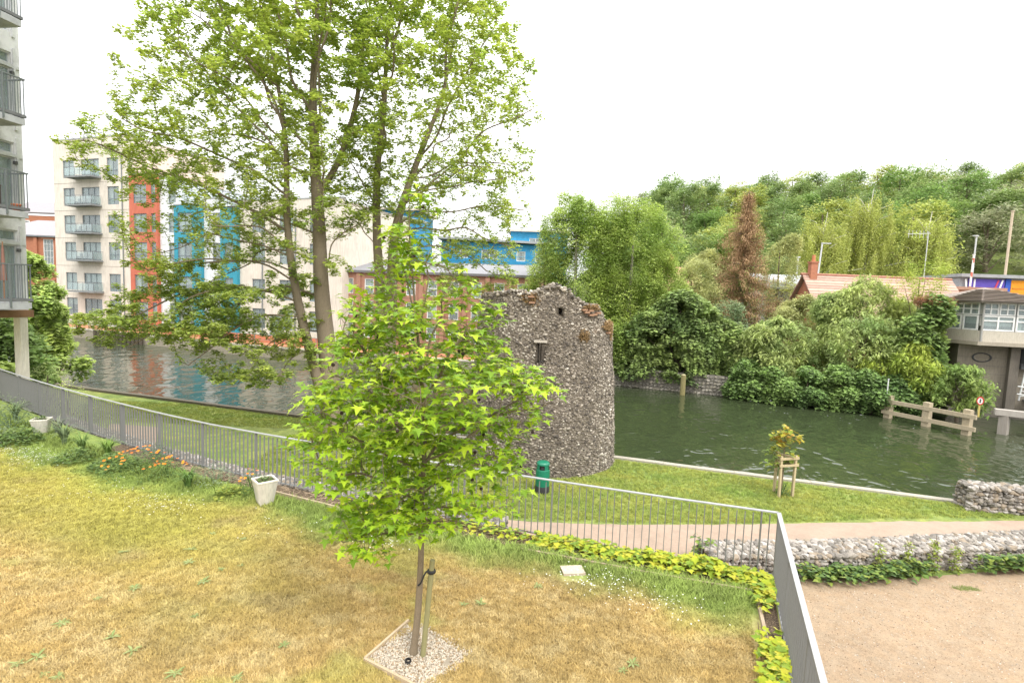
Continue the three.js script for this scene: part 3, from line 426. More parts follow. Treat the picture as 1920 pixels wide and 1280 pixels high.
function woodParts(T, r, m, parent, big) { // trunk(s) and one mesh per limb
  const chainFrom = (i) => { const c = [i]; for (;;) { const k = T.kids[c[c.length - 1]]; if (!k.length) break; let b = k[0]; for (const q of k) if (r[q] > r[b]) b = q; c.push(b); } return c; };
  const isStem = (i) => T.stem[i] >= 0, S = Math.max(...T.stem);
  for (let s = 0; s <= S; s++) { let c = []; for (let i = 0; i < T.n; i++) if (T.stem[i] === s) c.push(i); if (T.par[c[0]] >= 0) c.unshift(T.par[c[0]]); const g = bag(); tube(T, r, c, big ? 14 : 10, g); mesh('trunk', bagGeo(g), m, parent); }
  for (let i = 0; i < T.n; i++) if (!isStem(i) && isStem(T.par[i])) { const g = bag(), todo = [[T.par[i], i]]; while (todo.length) { const [p, q] = todo.pop(), c = chainFrom(q); const sd = r[q] > 0.05 ? 8 : r[q] > 0.02 ? 6 : 4; tube(T, r, [p, ...c], sd, g); for (let k = 0; k < c.length; k++) for (const o of T.kids[c[k]]) if (o !== c[k + 1]) todo.push([c[k], o]); } mesh('limb', bagGeo(g), m, parent); }
}
// leaves
function leafShape(pts, fold = 0.18, droop = 0.25) { // outline in the x (side) / y (length) plane, base at 0,0, mid rib along y; two halves folded
  const pos = [], c = [0, 0.42]; const P = ([x, y]) => [x, y, Math.abs(x) * fold - droop * y * y];
  for (let i = 0; i < pts.length; i++) { const a = pts[i], b = pts[(i + 1) % pts.length]; pos.push(...P(c), ...P(a), ...P(b)); }
  const g = new THREE.BufferGeometry(); g.setAttribute('position', new THREE.Float32BufferAttribute(pos, 3)); g.computeVertexNormals(); metreUV(g); return g;
}
const lobed = leafShape([[0, 0], [0.3, 0.02], [0.52, 0.18], [0.36, 0.36], [0.55, 0.62], [0.26, 0.62], [0, 1.05], [-0.26, 0.62], [-0.55, 0.62], [-0.36, 0.36], [-0.52, 0.18], [-0.3, 0.02]]);
const star = leafShape([[0, 0.12], [0.18, 0.06], [0.52, -0.1], [0.28, 0.25], [0.72, 0.5], [0.26, 0.52], [0, 1.12], [-0.26, 0.52], [-0.72, 0.5], [-0.28, 0.25], [-0.52, -0.1], [-0.18, 0.06]], 0.14, 0.3);
const kite = leafShape([[0, 0], [0.24, 0.35], [0.17, 0.68], [0, 1], [-0.17, 0.68], [-0.24, 0.35]], 0.25, 0.2);
const heart = leafShape([[0, 0.05], [0.28, -0.08], [0.5, 0.2], [0.4, 0.5], [0.2, 0.7], [0, 1], [-0.2, 0.7], [-0.4, 0.5], [-0.5, 0.2], [-0.28, -0.08]], 0.12, 0.3);
const qv = new THREE.Quaternion(), ev = new THREE.Euler();
function leafM(x, y, z, s, r, flat = 0.5) { // leaf lying roughly level with random heading, tip drooping
  const yaw = r() * 6.283, pitch = -Math.PI / 2 + (r() - 0.3) * 1.5 * (1 - flat) - 0.35 * r(), roll = (r() - 0.5) * 1.4 * (1.3 - flat);
  return new THREE.Matrix4().compose(new THREE.Vector3(x, y, z), qv.setFromEuler(ev.set(pitch, yaw, roll, 'YXZ')).clone(), new THREE.Vector3(s, s, s));
}
function inBlobs(n, blobs, r, cut, f) { // points in ellipsoids, thinned by noise so that the crown breaks into sprays
  const out = [], vol = blobs.map((b) => b[3] * b[4] * b[5] * (b[6] ?? 1)), tot = vol.reduce((a, b) => a + b); let guard = 0;
  while (out.length < n && guard++ < n * 60) { let q = r() * tot, k = 0; while (q > vol[k]) q -= vol[k++]; const b = blobs[k]; let x, y, z; do { x = r() * 2 - 1; y = r() * 2 - 1; z = r() * 2 - 1; } while (x * x + y * y + z * z > 1); const rr = Math.sqrt(x * x + y * y + z * z); if (r() > 0.25 + 0.75 * rr) continue; x = b[0] + x * b[3]; y = b[1] + y * b[4]; z = b[2] + z * b[5]; if (N3(x * f, y * f * 1.5, z * f) < cut) continue; out.push([x, y, z]); }
  return out;
}
// big riverside sycamores
function limbPath(stem, y0, to, r, bow = 0.5) { // a bough leaving a stem at height y0, arching towards its end
  let i = 1; while (i < stem.length - 1 && stem[i][1] < y0) i++; const t = (y0 - stem[i - 1][1]) / (stem[i][1] - stem[i - 1][1]), a = [0, 1, 2].map((k) => lerp(stem[i - 1][k], stem[i][k], t)), d = Math.hypot(to[0] - a[0], to[1] - a[1], to[2] - a[2]), p = [a];
  for (const q of [0.18, 0.4, 0.62, 0.82]) p.push([lerp(a[0], to[0], q) + (r() - 0.5) * d * 0.09, lerp(a[1], to[1], q) + Math.sin(q * Math.PI) * bow * d * 0.25 + (r() - 0.5) * d * 0.07, lerp(a[2], to[2], q) + (r() - 0.5) * d * 0.12]); p.push(to); return p;
}
function sycamore(label, stems, limbs, floor, blobs, n, seed, leaves, colf) {
  const t = thing('sycamore_tree', label, 'tree', [0, 0, 0], 0, 'tall sycamores on the river bank'), r = rng(seed);
  const all = [...stems, ...limbs.map(([s, y0, x, y, z, bow]) => limbPath(stems[s], y0, [x, y, z], r, bow))];
  const T = grow(all, inBlobs(n, blobs, r, -0.02, 0.6), { step: 0.27, kill: 0.36, reach: 3.2, iters: 120, lift: 0.1 }), rd = radii(T, 0.0078, 2.35, (s, y) => s < stems.length ? floor(s, y) : 0.02);
  woodParts(T, rd, bark(0.27, 0.22, 0.16), t, true);
  const ms = [], cs = []; const tips = []; for (let i = 0; i < T.n; i++) if (rd[i] < 0.024 && T.stem[i] < stems.length) tips.push(i);
  const per = leaves / tips.length;
  for (const i of tips) { const end = T.kids[i].length === 0 ? 1.9 : 0.75, m = Math.floor(per * end * (T.Y[i] < 5.2 ? 1.75 : 1) + r()); for (let k = 0; k < m; k++) { const d = 0.22; const x = T.X[i] + (r() + r() - 1) * d, y = T.Y[i] + (r() - 0.4) * d * 1.1, z = T.Z[i] + (r() + r() - 1) * d; ms.push(leafM(x, y, z, 0.082 + 0.07 * r(), r, 0.5)); cs.push(colf(r, x, y, z)); } }
  instanced('crown', lobed, leafMat(1, 1, 1, 0.55, 0.97), ms, cs, t);
  console.log('sycamore nodes', T.n, 'leaves', ms.length); return t;
}
const sycCol = (r, x, y, z) => { const k = 0.75 + 0.5 * r(), w = clamp(0.5 + fbm(x * 0.5, y * 0.5, 2, z * 0.5) + 0.4 * (r() - 0.5)); return rgb(lerp(0.29, 0.47, w) * k, lerp(0.41, 0.53, w) * k, lerp(0.06, 0.09, w) * k); };
sycamore('tall twin-stemmed sycamore with wide pale green crown over the river',
  [[[-7.55, -1.9, -22.5], [-7.75, 1, -22.5], [-8.1, 4.4, -22.5], [-8.25, 7, -22.55], [-8.45, 9.5, -22.6], [-8.6, 12.5, -22.7], [-8.5, 15.5, -22.8], [-8.7, 19, -22.8]], [[-7.7, -1.2, -22.4], [-8.3, 1.5, -22.0], [-8.9, 4.3, -21.8], [-9.2, 6.8, -21.7], [-9.25, 10, -21.6], [-9.6, 13, -21.3], [-10.2, 15.5, -21.2]], [[-8.3, 8.3, -22.6], [-7.6, 9.6, -22.8], [-6.9, 12.2, -23], [-6.6, 15, -23]]],
  [[1, 4.2, -16.2, 2.4, -21.5, 0.5], [1, 3.2, -12.6, 1.2, -20.6, 0.6], [0, 2.6, -10.8, 1.4, -23.8, 0.5], [1, 5.6, -14.8, 5.6, -22.5, 0.5], [0, 5.4, -14.4, 4.0, -24, 0.6], [1, 6.6, -18.3, 9.9, -22.2, 0.3], [0, 6.6, -14.8, 7.4, -24.4, 0.4], [1, 8.0, -15.4, 10.6, -21.2, 0.2], [1, 9, -13.8, 14.0, -22.2, 0], [0, 9, -14.6, 11.4, -25.4, 0.2], [0, 9.8, -13.6, 16.2, -23.4, -0.1], [1, 10.5, -12.6, 17.2, -20.6, 0], [0, 11.5, -11.8, 19.5, -23.4, 0], [0, 12, -7.4, 19.5, -22, 0], [0, 10, -7.2, 15.5, -20, 0], [2, 10, -6.0, 15.6, -24.5, 0], [0, 7.2, -7.0, 8.6, -19.6, 0.4], [1, 6, -10.4, 6.4, -18.8, 0.5], [1, 10, -11.6, 12.2, -18.8, 0.3], [0, 14, -10.2, 21, -22.5, 0], [0, 5, -6.6, 7, -22.2, 0.6], [1, 12, -12, 14, -19.6, 0.1], [0, 1.8, -9.6, 0.6, -20.8, 0.5], [1, 2.4, -11.6, 0.2, -22.4, 0.7], [1, 5, -13.8, 4.8, -20.2, 0.4], [1, 4.6, -16.6, 3.6, -22.8, 0.6], [1, 3.8, -15, 1.8, -20.8, 0.7], [0, 4.0, -13.6, 2.4, -23.4, 0.6]],
  (s, y) => s === 0 ? 0.44 - 0.0205 * (y + 1.8) : s === 1 ? 0.24 - 0.0125 * (y + 1.8) : 0.14 - 0.01 * (y - 8),
  [[-10.4, 11, -22.3, 5.6, 5.6, 4.6], [-12.6, 6.4, -21.8, 3.2, 3.2, 3.2], [-15.4, 9.7, -22.3, 3.1, 1.5, 2.2, 2], [-10.4, 1.7, -21.4, 2.6, 1.5, 2, 4], [-12.2, 4.0, -21.4, 3.2, 1.8, 2.4, 1.6], [-15.2, 2.9, -21.6, 2.4, 1.5, 2, 3], [-10, 17.5, -22.5, 5.2, 4.6, 4.6], [-12.4, 14.4, -22, 2.8, 2.6, 2.6], [-10.8, 3.3, -21.8, 3.2, 2.3, 3], [-13.6, 2.9, -22, 3.2, 1.6, 2.2, 4.5], [-7.6, 7.5, -20.8, 2.2, 3, 1.8]], 6000, 501, 96000, sycCol);
sycamore('slimmer forked sycamore behind the flint tower, its crown leaning right',
  [[[-5.4, -1.9, -23.3], [-5.6, 1.5, -23.3], [-5.85, 4.4, -23.4], [-6.05, 7, -23.4], [-6.1, 9.5, -23.5], [-5.9, 12, -23.6], [-5.8, 15, -23.6], [-5.5, 18, -23.6]], [[-5.5, -0.5, -23.3], [-5.3, 3, -23.1], [-5.2, 6.8, -23.1], [-4.9, 8.1, -23.1], [-4.3, 10, -23.2], [-3.4, 12.5, -23.2], [-2.9, 15, -23.2]]],
  [[1, 7.2, 0.3, 7.9, -22.2, 0.3], [1, 6.2, -1.2, 5.4, -22.6, 0.5], [1, 8.4, 0.5, 12.2, -23, 0.1], [1, 9.2, -0.4, 10.2, -24.4, 0.2], [1, 10, -1.2, 15, -22.2, 0], [0, 8, -7.6, 10.5, -21.5, 0.3], [0, 6, -7.0, 7.4, -22, 0.5], [0, 10, -5, 14.5, -21, 0], [0, 12, -7, 17, -24.5, 0], [1, 12, -2.6, 18.5, -23.8, 0], [0, 14, -4.2, 20, -22.5, 0], [1, 7.8, -1.5, 9.2, -20.6, 0.3], [0, 5, -3.6, 5.6, -21.4, 0.5], [1, 9, -3.2, 12, -25.6, 0.2], [1, 6.6, -0.2, 6.4, -21.8, 0.5], [1, 5.6, -1.6, 4.2, -22.2, 0.7], [1, 5.2, -2.8, 4.4, -21.4, 0.6], [1, 8, 0.3, 9.6, -22.6, 0.2]],
  (s, y) => s === 0 ? 0.3 - 0.0135 * (y + 1.8) : 0.36 - 0.02 * (y + 1.8),
  [[-3.4, 12, -23.2, 4.1, 5.2, 4.2], [-1.7, 8.0, -22.9, 2.6, 2.4, 2.8], [-4.2, 17.5, -23.2, 4.4, 4.6, 4.2], [0.1, 12.4, -23, 1.1, 0.9, 1.2], [-5.2, 7, -22.4, 1.9, 2.2, 1.8], [-2.6, 5.4, -22.6, 1.9, 1.2, 1.6], [-1.5, 5.7, -22.4, 2.3, 1.6, 1.8], [-0.4, 7.4, -22.4, 1.5, 1.3, 1.6], [-0.9, 10, -23, 1.7, 2, 2]], 3300, 502, 46000, sycCol);

// foreground sweetgum
{
  const t = thing('young_sweetgum_tree', 'young star-leaved tree staked in the dry lawn, bright lime green', 'tree'), r = rng(77), z = -6.2;
  const stems = [[[-1.05, -0.03, -6.13], [-1.04, 0.12, -6.14], [-1.01, 0.5, -6.15], [-0.99, 1.2, -6.16], [-1.0, 2.0, -6.18], [-0.99, 2.8, -6.2], [-1.07, 3.6, -6.2], [-1.15, 4.3, -6.2], [-1.22, 5.0, -6.2], [-1.25, 5.62, -6.2]]];
  const blobs = [[-1.05, 3.3, z, 1.3, 0.8, 1.15], [-1.15, 4.05, z, 0.85, 0.75, 0.85], [-1.22, 4.75, z, 0.36, 0.55, 0.36], [-1.23, 5.2, z, 0.26, 0.42, 0.26, 5], [-1.0, 4.5, z, 0.6, 0.4, 0.5], [-1.45, 2.45, z, 0.95, 0.55, 0.85], [-0.1, 3.2, z + 0.1, 0.7, 0.45, 0.6], [0.3, 3.3, z, 0.4, 0.22, 0.4, 2], [-0.2, 2.1, z + 0.2, 0.45, 0.3, 0.4, 1.5], [-1.7, 1.65, z + 0.3, 0.4, 0.3, 0.4, 1.5], [-0.35, 2.3, z, 0.6, 0.4, 0.5], [-0.55, 2.6, z, 0.75, 0.5, 0.7], [-1.4, 1.75, z + 0.25, 0.55, 0.4, 0.5], [-0.8, 1.85, z + 0.1, 0.5, 0.3, 0.5], [-2.0, 2.3, z, 0.45, 0.4, 0.4], [-0.5, 4.0, z, 0.45, 0.4, 0.4], [-1.85, 3.4, z, 0.5, 0.5, 0.5], [-1.9, 2.75, z + 0.2, 0.6, 0.5, 0.5], [-1.35, 1.9, z + 0.4, 0.65, 0.45, 0.4], [-1.7, 4.0, z, 0.35, 0.35, 0.4]];
  const Ls = [[1.55, -1.55, 1.6, -5.75], [1.65, -0.55, 1.85, -5.8], [1.75, -1.75, 2.1, -6.5], [1.9, -2.15, 2.35, -6.05], [2.0, -0.1, 2.5, -6.3], [2.05, -1.2, 2.3, -5.3], [2.2, -2.0, 2.9, -5.8], [2.25, -0.15, 3.0, -5.7], [2.35, 0.35, 3.35, -6.2], [2.5, -1.0, 2.9, -7.1], [2.6, -2.2, 3.4, -6.4], [2.7, -0.9, 3.3, -5.2], [2.8, 0.1, 3.65, -6.6], [2.9, -1.9, 3.9, -6.0], [3.1, -0.5, 4.05, -5.9], [3.2, -1.5, 4.2, -6.6], [3.4, -0.75, 4.5, -6.4], [3.6, -1.55, 4.6, -5.9], [3.9, -0.95, 4.9, -6.1], [4.0, -1.5, 5.0, -6.3], [2.4, 0.55, 3.25, -6.1], [1.8, -0.1, 1.95, -5.9], [1.6, -1.85, 1.5, -5.9], [1.7, -1.0, 1.9, -6.8]].map(([y0, x, y, zz]) => limbPath(stems[0], y0, [x, y, zz], r, 0.15));
  const T = grow([...stems, ...Ls], inBlobs(4600, blobs, r, -0.04, 2.0), { step: 0.066, kill: 0.058, reach: 0.9, iters: 80, lift: 0.12 }), rd = radii(T, 0.0024, 2.35, (s, y) => s > 0 ? 0.004 : y < 0.15 ? 0.056 - 0.08 * y : 0.0455 - 0.0076 * y, true);
  const bm = bark(0.235, 0.185, 0.125, 0.006); bm.map = rep(barkT, 0.12, 0.25); bm.bumpMap = rep(barkB, 0.12, 0.25);
  woodParts(T, rd, bm, t, false);
  const L = []; for (let i = 0; i < T.n; i++) if (T.stem[i] !== 0 && rd[i] < 0.007 || (T.stem[i] === 0 && T.Y[i] > 4.6)) { const tip = !T.kids[i].length, n = tip ? (r() < 0.5 ? 4 : 3) : r() < 0.4 ? 1 : 0; for (let k = 0; k < n; k++) { const a = r() * 6.283, q = 0.03 + 0.07 * r(); L.push({ x: T.X[i] + Math.cos(a) * q, y: T.Y[i] + (r() - 0.4) * 0.06, z: T.Z[i] + Math.sin(a) * q, a, s: (tip ? 0.068 : 0.078) + 0.045 * r() }); } }
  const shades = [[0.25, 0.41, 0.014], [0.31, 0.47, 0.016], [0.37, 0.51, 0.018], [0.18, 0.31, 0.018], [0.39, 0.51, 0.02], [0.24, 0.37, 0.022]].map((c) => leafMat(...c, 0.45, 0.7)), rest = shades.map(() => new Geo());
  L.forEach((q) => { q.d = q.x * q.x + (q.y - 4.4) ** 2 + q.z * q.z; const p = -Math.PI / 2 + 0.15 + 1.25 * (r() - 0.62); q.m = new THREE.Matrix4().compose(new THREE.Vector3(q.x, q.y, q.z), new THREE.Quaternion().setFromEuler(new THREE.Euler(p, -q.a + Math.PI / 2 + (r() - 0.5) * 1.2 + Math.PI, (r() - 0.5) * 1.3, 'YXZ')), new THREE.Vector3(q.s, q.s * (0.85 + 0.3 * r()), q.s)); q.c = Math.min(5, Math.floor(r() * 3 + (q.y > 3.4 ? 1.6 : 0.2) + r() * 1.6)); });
  L.sort((a, b) => a.d - b.d);
  L.forEach((q, i) => { if (i < 300) { const m = mesh('leaf', star, shades[q.c], t); q.m.decompose(m.position, m.quaternion, m.scale); } else rest[q.c].add(star, q.m); });
  rest.forEach((g, i) => g.build('foliage', shades[i], t, false).userData.kind = 'stuff');
  console.log('sweetgum', T.n, L.length);
  const ball = plain(new THREE.IcosahedronGeometry(0.02, 1)), fm = mat(0.03, 0.018, 0.012, { map: null, rough: 1 });
  const tips = []; for (let i = 0; i < T.n; i++) if (!T.kids[i].length && T.Y[i] > 2.2) tips.push(i);
  for (let k = 0; k < 46; k++) { const i = tips[Math.floor(r() * tips.length)]; mesh('seed_ball', ball, fm, t, [T.X[i] + (r() - 0.5) * 0.1, T.Y[i] - 0.06 - 0.05 * r(), T.Z[i] + (r() - 0.5) * 0.1]); }
}
// ---------- trees and bushes across the river ----------
function clumpGeo(seed, n, R, L, shape = kite, hang = 0) { const r = rng(seed), g = new Geo(); for (let i = 0; i < n; i++) { const a = r() * 6.283, u = r() * 2 - 1, q = R * Math.cbrt(r()), s = Math.sqrt(1 - u * u); const m = hang ? M4(s * Math.cos(a) * q, u * q * (1 + hang), s * Math.sin(a) * q, Math.PI - 0.5 + (r() - 0.5) * 0.9, r() * 6.283, 0, L * (0.7 + 0.6 * r())) : leafM(s * Math.cos(a) * q, u * q * 0.8, s * Math.sin(a) * q, L * (0.7 + 0.6 * r()), r, 0.35); g.add(shape, m); } return g.geo(false); }
const clumps = { fine: clumpGeo(1, 16, 0.34, 0.15), mid: clumpGeo(2, 16, 0.42, 0.2, heart), far: clumpGeo(3, 18, 0.9, 0.42), maple: clumpGeo(4, 13, 0.36, 0.24, lobed), weep: clumpGeo(5, 16, 0.28, 0.2, kite, 2.2), needle: clumpGeo(6, 22, 0.26, 0.2, leafShape([[0, 0], [0.07, 0.4], [0, 1], [-0.07, 0.4]], 0, 0.3), 0.2), spray: clumpGeo(7, 12, 0.4, 0.26, leafShape([[0, 0], [0.13, 0.3], [0.1, 0.7], [0, 1], [-0.1, 0.7], [-0.13, 0.3]], 0.2, 0.5)) };
const clumpMat = leafMat(1, 1, 1, 0.45, 0.95);
const trunkM = bark(0.17, 0.135, 0.1), paleTrunk = bark(0.42, 0.39, 0.33);
function leafyTree(name, label, cat, [x, y, z], h, w, o = {}) {
  const { lobes = 9, n = 700, clump = 'fine', col = [0.1, 0.16, 0.035], vary = 0.3, yel = [0.19, 0.22, 0.04], seed = 1, low = 0.1, group, trunk = trunkM, tall = 1, size = 1, depth = 1, sag = 0 } = o;
  const t = thing(name, label, cat, [x, y, z], 0, group), r = rng(seed), L = [];
  for (let i = 0; i < lobes; i++) { const a = i * 2.399 + r(), v = (i + 0.5) / lobes, q = Math.sqrt(r()) * 0.68 * (1 - 0.55 * Math.abs(v - 0.42) * 1.6), ly = h * lerp(low + 0.12, 0.88, v), k = w * (0.3 + 0.22 * r()) * (v > 0.8 ? 0.75 : 1); L.push([Math.cos(a) * q * w, ly, Math.sin(a) * q * w * depth, k, k * (0.72 + 0.3 * r()) * tall, k * depth]); }
  L.push([0, h * (low + 0.45), 0, w * 0.5, h * 0.3, w * 0.45 * depth]);
  const ms = [], cs = []; let guard = 0;
  while (ms.length < n && guard++ < n * 20) { const b = L[Math.floor(r() * L.length)], a = r() * 6.283, u = r() * 1.75 - 0.75, s = Math.sqrt(Math.max(0, 1 - u * u)), q = 0.72 + 0.36 * r(); let px = b[0] + s * Math.cos(a) * b[3] * q, py = b[1] + u * b[4] * q, pz = b[2] + s * Math.sin(a) * b[5] * q;
    if (L.some((c) => c !== b && ((px - c[0]) / c[3]) ** 2 + ((py - c[1]) / c[4]) ** 2 + ((pz - c[2]) / c[5]) ** 2 < 0.42)) continue; if (py < 0.15) continue; if (N3(px * 0.9 + seed, py * 0.9, pz * 0.9) < -0.22) continue;
    const k = size * (0.7 + 0.7 * r()); ms.push(M4(px, py - sag * r(), pz, (r() - 0.5) * 0.6, r() * 6.283, (r() - 0.5) * 0.6, k)); const f = (1 - vary + 2 * vary * r()) * 1.7, m = clamp(0.5 + fbm(px * 0.35 + seed, py * 0.35, 2, pz * 0.35) * 1.3 + 0.35 * (r() - 0.5)); cs.push(rgb(lerp(col[0], yel[0], m) * f, lerp(col[1], yel[1], m) * f, lerp(col[2], yel[2], m) * f)); }
  instanced('crown', clumps[clump], clumpMat, ms, cs, t);
  const tr = Math.max(0.06, w * 0.045), stem = bag(); const fake = { X: [], Y: [], Z: [], par: [], kids: [] }; const rd = [];
  const chain = (pts, r0, r1, g, sides) => { const c = new THREE.CatmullRomCurve3(pts.map((p) => new THREE.Vector3(...p)), false, 'centripetal').getSpacedPoints(8), T = { X: c.map((p) => p.x), Y: c.map((p) => p.y), Z: c.map((p) => p.z) }; tube(T, c.map((_, i) => lerp(r0, r1, i / 8)), c.map((_, i) => i), sides, g); };
  chain([[0, -0.3, 0], [(r() - 0.5) * w * 0.1, h * 0.3, 0], [(r() - 0.5) * w * 0.2, h * 0.8, 0]], tr * 1.2, tr * 0.3, stem, 8); mesh('trunk', bagGeo(stem), trunk, t);
  for (const b of L.slice(0, Math.min(7, lobes))) { const g = bag(); chain([[0, Math.max(0, b[1] * 0.45 - 0.2), 0], [b[0] * 0.4, b[1] * 0.75, b[2] * 0.4], [b[0], b[1] + b[4] * 0.3, b[2]]], tr * 0.5, tr * 0.1, g, 5); mesh('limb', bagGeo(g), trunk, t); }
  return t;
}
const G = { light: { col: [0.15, 0.22, 0.045], yel: [0.27, 0.32, 0.075] }, dark: { col: [0.08, 0.14, 0.035], yel: [0.16, 0.23, 0.06] }, mid: { col: [0.1, 0.165, 0.04], yel: [0.19, 0.24, 0.06] }, silver: { col: [0.15, 0.21, 0.07], yel: [0.31, 0.34, 0.12] }, lime: { col: [0.16, 0.22, 0.035], yel: [0.3, 0.33, 0.06] }, birch: { col: [0.17, 0.22, 0.045], yel: [0.3, 0.32, 0.08] }, olive: { col: [0.2, 0.22, 0.085], yel: [0.32, 0.32, 0.13] } };
const RB = 'trees and bushes along the far bank';
leafyTree('ash_tree', 'tall slender light green tree beside the flint tower, across river', 'tree', [5.6, -1.5, -47], 15.8, 5.2, { ...G.light, n: 4200, tall: 1.35, lobes: 18, seed: 61, low: 0.04, trunk: paleTrunk, group: RB });
leafyTree('ash_tree', 'tall feathery light green tree with pale stems, across river', 'tree', [10.2, -1.5, -46], 14.9, 5.0, { ...G.light, n: 4200, tall: 1.35, lobes: 18, seed: 62, low: 0.04, trunk: paleTrunk, group: RB });
leafyTree('ash_tree', 'light green tree filling the gap between the two tall ash trees', 'tree', [8.1, -1.5, -49], 14.2, 4.6, { ...G.light, n: 3000, tall: 1.3, lobes: 15, seed: 171, low: 0.02, trunk: paleTrunk, group: RB });
leafyTree('ash_tree', 'light green tree between the feathery ash and dark bush', 'tree', [12.6, -1.5, -47.5], 11.8, 3.8, { ...G.light, n: 2200, tall: 1.3, lobes: 13, seed: 172, low: 0.02, group: RB });
leafyTree('olive_tree', 'pale olive tree above the dark overhanging bush', 'tree', [17.2, -1.2, -52], 10.2, 3.8, { ...G.olive, n: 1700, seed: 173, low: 0.02, group: RB });
leafyTree('ash_tree', 'shorter green tree between blue building and tall ash trees', 'tree', [3.0, -1.5, -50], 11.4, 3.6, { ...G.light, n: 2000, tall: 1.4, seed: 63, low: 0.05, group: RB });
leafyTree('sycamore_bush', 'dark green broad-leaved bush overhanging the water near mooring post', 'bush', [13.2, -2.0, -42.4], 7.2, 4.9, { col: [0.1, 0.155, 0.045], yel: [0.2, 0.25, 0.07], clump: 'maple', n: 3300, lobes: 12, seed: 64, low: 0.0, group: RB, size: 0.85, depth: 0.7 });
leafyTree('olive_tree', 'pale olive green tree left of the brown conifer', 'tree', [20.3, -1, -58.5], 12, 4.2, { ...G.olive, n: 1500, seed: 66, tall: 1.3, group: RB });
leafyTree('olive_tree', 'pale olive green tree right of the brown conifer', 'tree', [30.5, -0.5, -62], 14, 3.8, { ...G.olive, n: 1500, seed: 67, tall: 1.5, group: RB });
leafyTree('elder_bush', 'sprawling silvery green shrub hanging over the water, mid far bank', 'bush', [26.3, -1.8, -40.5], 7.7, 6.2, { ...G.silver, n: 4200, lobes: 14, clump: 'spray', seed: 68, low: 0.0, group: RB, size: 0.95, depth: 0.7 });
leafyTree('elder_bush', 'smaller silvery shrub below the brown conifer', 'bush', [19.3, -1.9, -40.2], 5.6, 3.6, { ...G.silver, n: 1800, clump: 'spray', seed: 69, low: 0.0, group: RB, depth: 0.7 });
leafyTree('willow_shrub', 'grey green shrub between dark bush and brown conifer', 'bush', [17.6, -1.6, -44.5], 6.3, 3.2, { col: [0.1, 0.15, 0.07], yel: [0.17, 0.2, 0.1], n: 900, seed: 70, low: 0, group: RB });
for (let i = 0; i < 6; i++) { const x = 17.4 + i * 1.75; leafyTree('bank_laurel', ['dark glossy hedge bush trailing in the water below silvery shrub', 'dark hedge bush at the water nearest the stone bank wall', 'dark hedge bush at the water left of the timber fender'][i === 0 ? 1 : i === 5 ? 2 : 0], 'bush', [x, -2.5, farLine(x) + 0.9], 3.0 - 0.15 * (i % 3), 1.6, { ...G.dark, clump: 'mid', n: 620, seed: 80 + i, low: -0.08, lobes: 8, size: 0.8, group: 'dark hedge bushes along the waterline' }); }
leafyTree('hawthorn_bush', 'light green bush under the feathery ash, beside the flint tower', 'bush', [8.6, -2.2, -43.4], 5.2, 3.0, { ...G.light, n: 1300, seed: 165, low: 0, group: RB, depth: 0.6 });
leafyTree('hawthorn_bush', 'leafy bush filling the bank between dark bush and silvery shrub', 'bush', [16.9, -2.2, -41.0], 4.6, 2.6, { ...G.mid, n: 1200, seed: 166, low: 0, group: RB, depth: 0.6 });
leafyTree('elder_bush', 'tall silvery shrub hiding the lower brick roof', 'bush', [31.6, -1.5, -44], 6.9, 4.2, { ...G.silver, n: 2000, clump: 'spray', seed: 167, low: 0, group: RB, depth: 0.7 });
leafyTree('elder_bush', 'pale bush before the gable end of the brick house', 'bush', [24.4, -1.5, -46], 7.4, 3.4, { ...G.olive, n: 1700, seed: 168, low: 0, group: RB, depth: 0.7 });
leafyTree('fern_shrub', 'bright yellow green shrub behind the timber fender', 'bush', [27.0, -2.1, -36.2], 4.6, 2.7, { ...G.lime, clump: 'spray', n: 1000, seed: 90, low: 0, group: RB, depth: 0.7 });
leafyTree('ivy_shrub', 'green shrub climbing the bridge pier beneath the cabin roof', 'bush', [28.2, -1.8, -36.6], 7.4, 2.4, { ...G.mid, clump: 'mid', n: 1300, seed: 91, low: 0, tall: 1.3, group: RB, depth: 0.6 });
leafyTree('fern_shrub', 'low green shrub spreading in front of the bridge pier', 'bush', [28.6, -2.2, -33.6], 3.2, 2.1, { ...G.mid, clump: 'spray', n: 420, seed: 92, low: 0.2, group: RB, depth: 0.5 });
leafyTree('young_ash_tree', 'thin open tree standing in front of the brick roof', 'tree', [28.9, -1.8, -38.2], 10.6, 2.2, { ...G.lime, n: 330, seed: 93, low: 0.5, group: RB, size: 0.8 });
